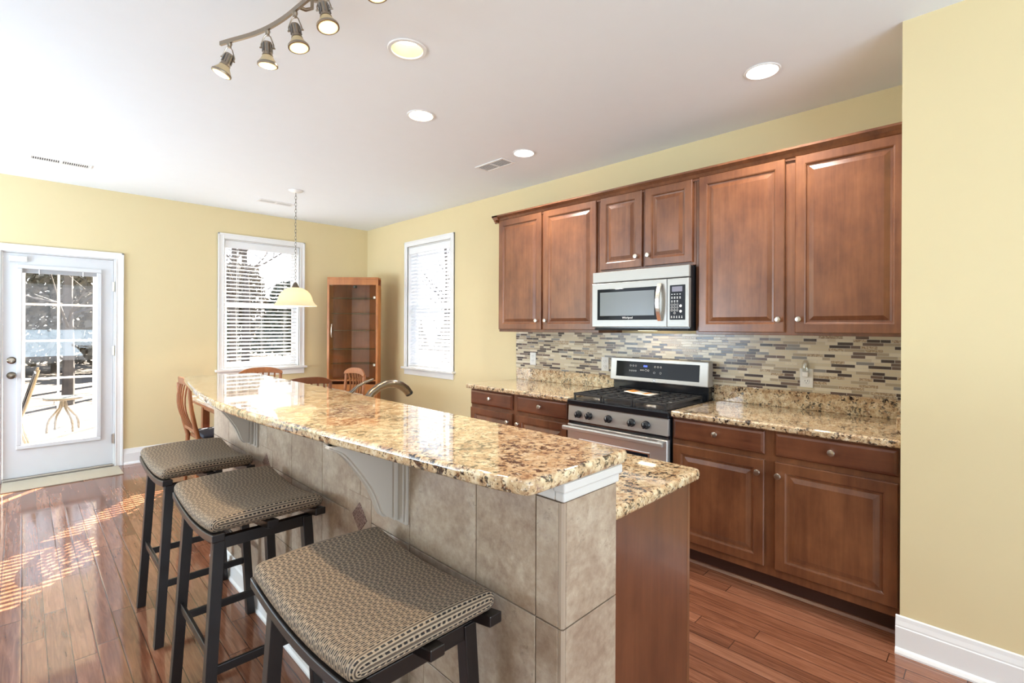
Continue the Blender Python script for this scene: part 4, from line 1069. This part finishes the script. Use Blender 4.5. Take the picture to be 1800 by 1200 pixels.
# ------------------------------------------------------------------ outside: porch, patio furniture, trees
struct(MB().box(-30, D + T + .01, -.40, 40, 60, -.30).build('ground', M['soil']))
dk = MB()
for i in range(26): dk.box(-2.2, D + T + .012 + i * .142, -.10, 1.5, D + T + .012 + i * .142 + .137, -.05)
struct(dk.build('porch_deck', M['deck']))
PYE = 10.05
def porch_screen(name):
    m = MB(); m.box(-2.2, PYE - .04, -.05, 1.5, PYE + .04, .03).box(-2.2, PYE - .05, 2.45, 1.5, PYE + .05, 2.62)
    for x in (-2.2, -1.1, -.06, .78, 1.42): m.box(x, PYE - .045, .03, x + .09, PYE + .045, 2.45)
    for x in (-.60, .385): m.box(x - .014, PYE - .015, .03, x + .014, PYE + .015, 2.45)
    for z in (.62, 1.18, 1.72): m.box(-1.1, PYE - .013, z - .014, .78, PYE + .013, z + .014)
    m.box(1.44, D + T + .02, 2.50, 1.5, PYE, 2.62)
    for y in (7.6, 8.85): m.box(1.44, y, -.05, 1.5, y + .06, 2.5)
    return struct(m.build(name, M['porch']))
porch_screen('porch_frame')
struct(MB().box(-2.4, D + T + .012, 2.625, 1.62, PYE + .15, 2.72).build('porch_roof', M['porch']))
pt = thing('patio_table', 'small round glass-topped patio table outside the door', 'table', (.405, 9.18, -.05))
MB().lathe([(.195, 0), (.20, .006), (.20, .012), (.195, .016)], (.405, 9.18, .405), n=32).build('table_top', M['frost'], pt, smooth=True)
MB().tube([(.405 + .197 * math.cos(a * PI / 16), 9.18 + .197 * math.sin(a * PI / 16), .400) for a in range(32)], .013, 8, True).build('rim', M['alu'], pt, smooth=True)
MB().lathe([(.035, 0), (.035, .10)], (.405, 9.18, .29), n=14).build('hub', M['alu'], pt)
for a in (.5, 2.0, 3.6, 5.2):
    c_, s_ = math.cos(a), math.sin(a)
    MB().tube([(.405 + c_ * r, 9.18 + s_ * r, z) for r, z in ((.02, .37), (.045, .27), (.11, .19), (.16, .13), (.185, .05), (.19, -.05))], .015, 8).build('leg', M['alu'], pt, smooth=True)
pc = thing('patio_chair', 'sling patio chair outside the door, cut off by the door frame', 'chair', (.02, 8.0, -.05))
MB().prism([(.10, .86), (.115, .855), (-.02, .40), (-.05, .33), (-.40, .37), (-.40, .355), (-.045, .31), (-.005, .385)], 'y', 7.78, 8.24).build('sling', M['sling'], pc)
for y in (7.76, 8.26):
    MB().tube([(.135, y, .90), (.085, y, .70), (.02, y, .45), (-.02, y, .33), (.0, y, .18), (.07, y, -.05)], .014, 8).build('back_frame', M['alu'], pc, smooth=True)
    MB().tube([(-.02, y, .33), (-.40, y, .36), (-.43, y, .20), (-.46, y, -.05)], .014, 8).build('front_leg', M['alu'], pc, smooth=True)

def bare_tree(x, y, h, seed, parent=None):
    rnd = random.Random(seed); tr = MB()
    t = thing('bare_tree', 'bare grey tree in the woods beyond the porch and windows', 'tree', (x, y, -.3), group='trees in the woods outside')
    r0 = rnd.uniform(.10, .17)
    pts = [(x + rnd.uniform(-.1, .1) * i * .3, y + rnd.uniform(-.1, .1) * i * .3, -.3 + h * i / 6) for i in range(7)]
    tr.tube(pts, [r0 * (1 - .13 * i) for i in range(7)], 8).build('trunk', M['bark'], t, smooth=True)
    br = MB()
    for i in range(26):
        j = rnd.randint(1, 5); b = Vector(pts[j]).lerp(Vector(pts[j + 1]), rnd.random()); a = rnd.uniform(0, 2 * PI); L = rnd.uniform(.8, 2.2) * (1 - .1 * j)
        d = Vector((math.cos(a), math.sin(a), rnd.uniform(.2, .9))); e = b + d * L * .5; f = e + (d + Vector((rnd.uniform(-.4, .4), rnd.uniform(-.4, .4), .3))) * L * .5
        br.tube([b, e, f], [.03, .02, .006], 5)
        for q in range(3): g_ = e.lerp(f, rnd.random()); br.tube([g_, g_ + Vector((rnd.uniform(-.6, .6), rnd.uniform(-.6, .6), rnd.uniform(.1, .6)))], [.010, .004], 4)
    br.build('branches', M['bark'], t)
def bushy_tree(x, y, h, w, seed, mm, label):
    rnd = random.Random(seed)
    t = thing('leafy_tree', label, 'tree', (x, y, -.3), group='leafy trees and brush outside')
    MB().tube([(x, y, -.3), (x, y, h * .5)], [.09, .05], 7).build('trunk', M['bark'], t)
    lv = MB()
    for i in range(6000):
        u = rnd.random(); z = .1 + h * u; rr = w * (1 - .55 * u) * math.sqrt(rnd.random()); a = rnd.uniform(0, 2 * PI)
        c_ = Vector((x + rr * math.cos(a), y + rr * math.sin(a), z)); n_ = Vector((rnd.uniform(-1, 1), rnd.uniform(-1, 1), rnd.uniform(-1, 1))).normalized()
        p = n_.orthogonal().normalized() * rnd.uniform(.07, .17); q = n_.cross(p)
        lv.add([c_ - p, c_ + q * .6, c_ + p, c_ - q * .6], [(0, 1, 2, 3)])
    lv.build('foliage', mm, t)
tx = [(.7, 14.2, 7), (-3.2, 15, 8), (4.0, 14.6, 7), (8.6, 16.5, 7), (2.2, 19, 9), (6.2, 21, 9), (11.5, 12.0, 7), (13, 17, 8), (-1.4, 19.5, 9)]
for i, (x, y, h) in enumerate(tx): bare_tree(x, y, h, 100 + i)
for i, (x, y, h, w, mm) in enumerate([(-3.8, 24, 4.6, 2.1, 'leaf'), (.8, 24, 5.0, 2.2, 'leafb'), (5.2, 25, 3.6, 2.0, 'leaf'), (9.6, 24.5, 3.4, 2.2, 'leaf'), (14.0, 23.2, 3.4, 2.2, 'leafb'), (16, 14.5, 3.2, 2.0, 'leaf'), (16.5, 19.2, 3.2, 2.2, 'leafb'), (-1.6, 15.3, 3.0, 1.3, 'leafb'), (3.0, 29.5, 5.2, 2.6, 'leaf'), (8.6, 31, 4.8, 2.6, 'leafb'), (14, 28, 4.4, 2.6, 'leaf'), (-2.6, 30, 5.2, 2.8, 'leaf')]):
    bushy_tree(x, y, h, w, 300 + i, M[mm], 'low dark evergreen brush in the woods outside' if mm == 'leaf' else 'low brownish brush in the woods outside')
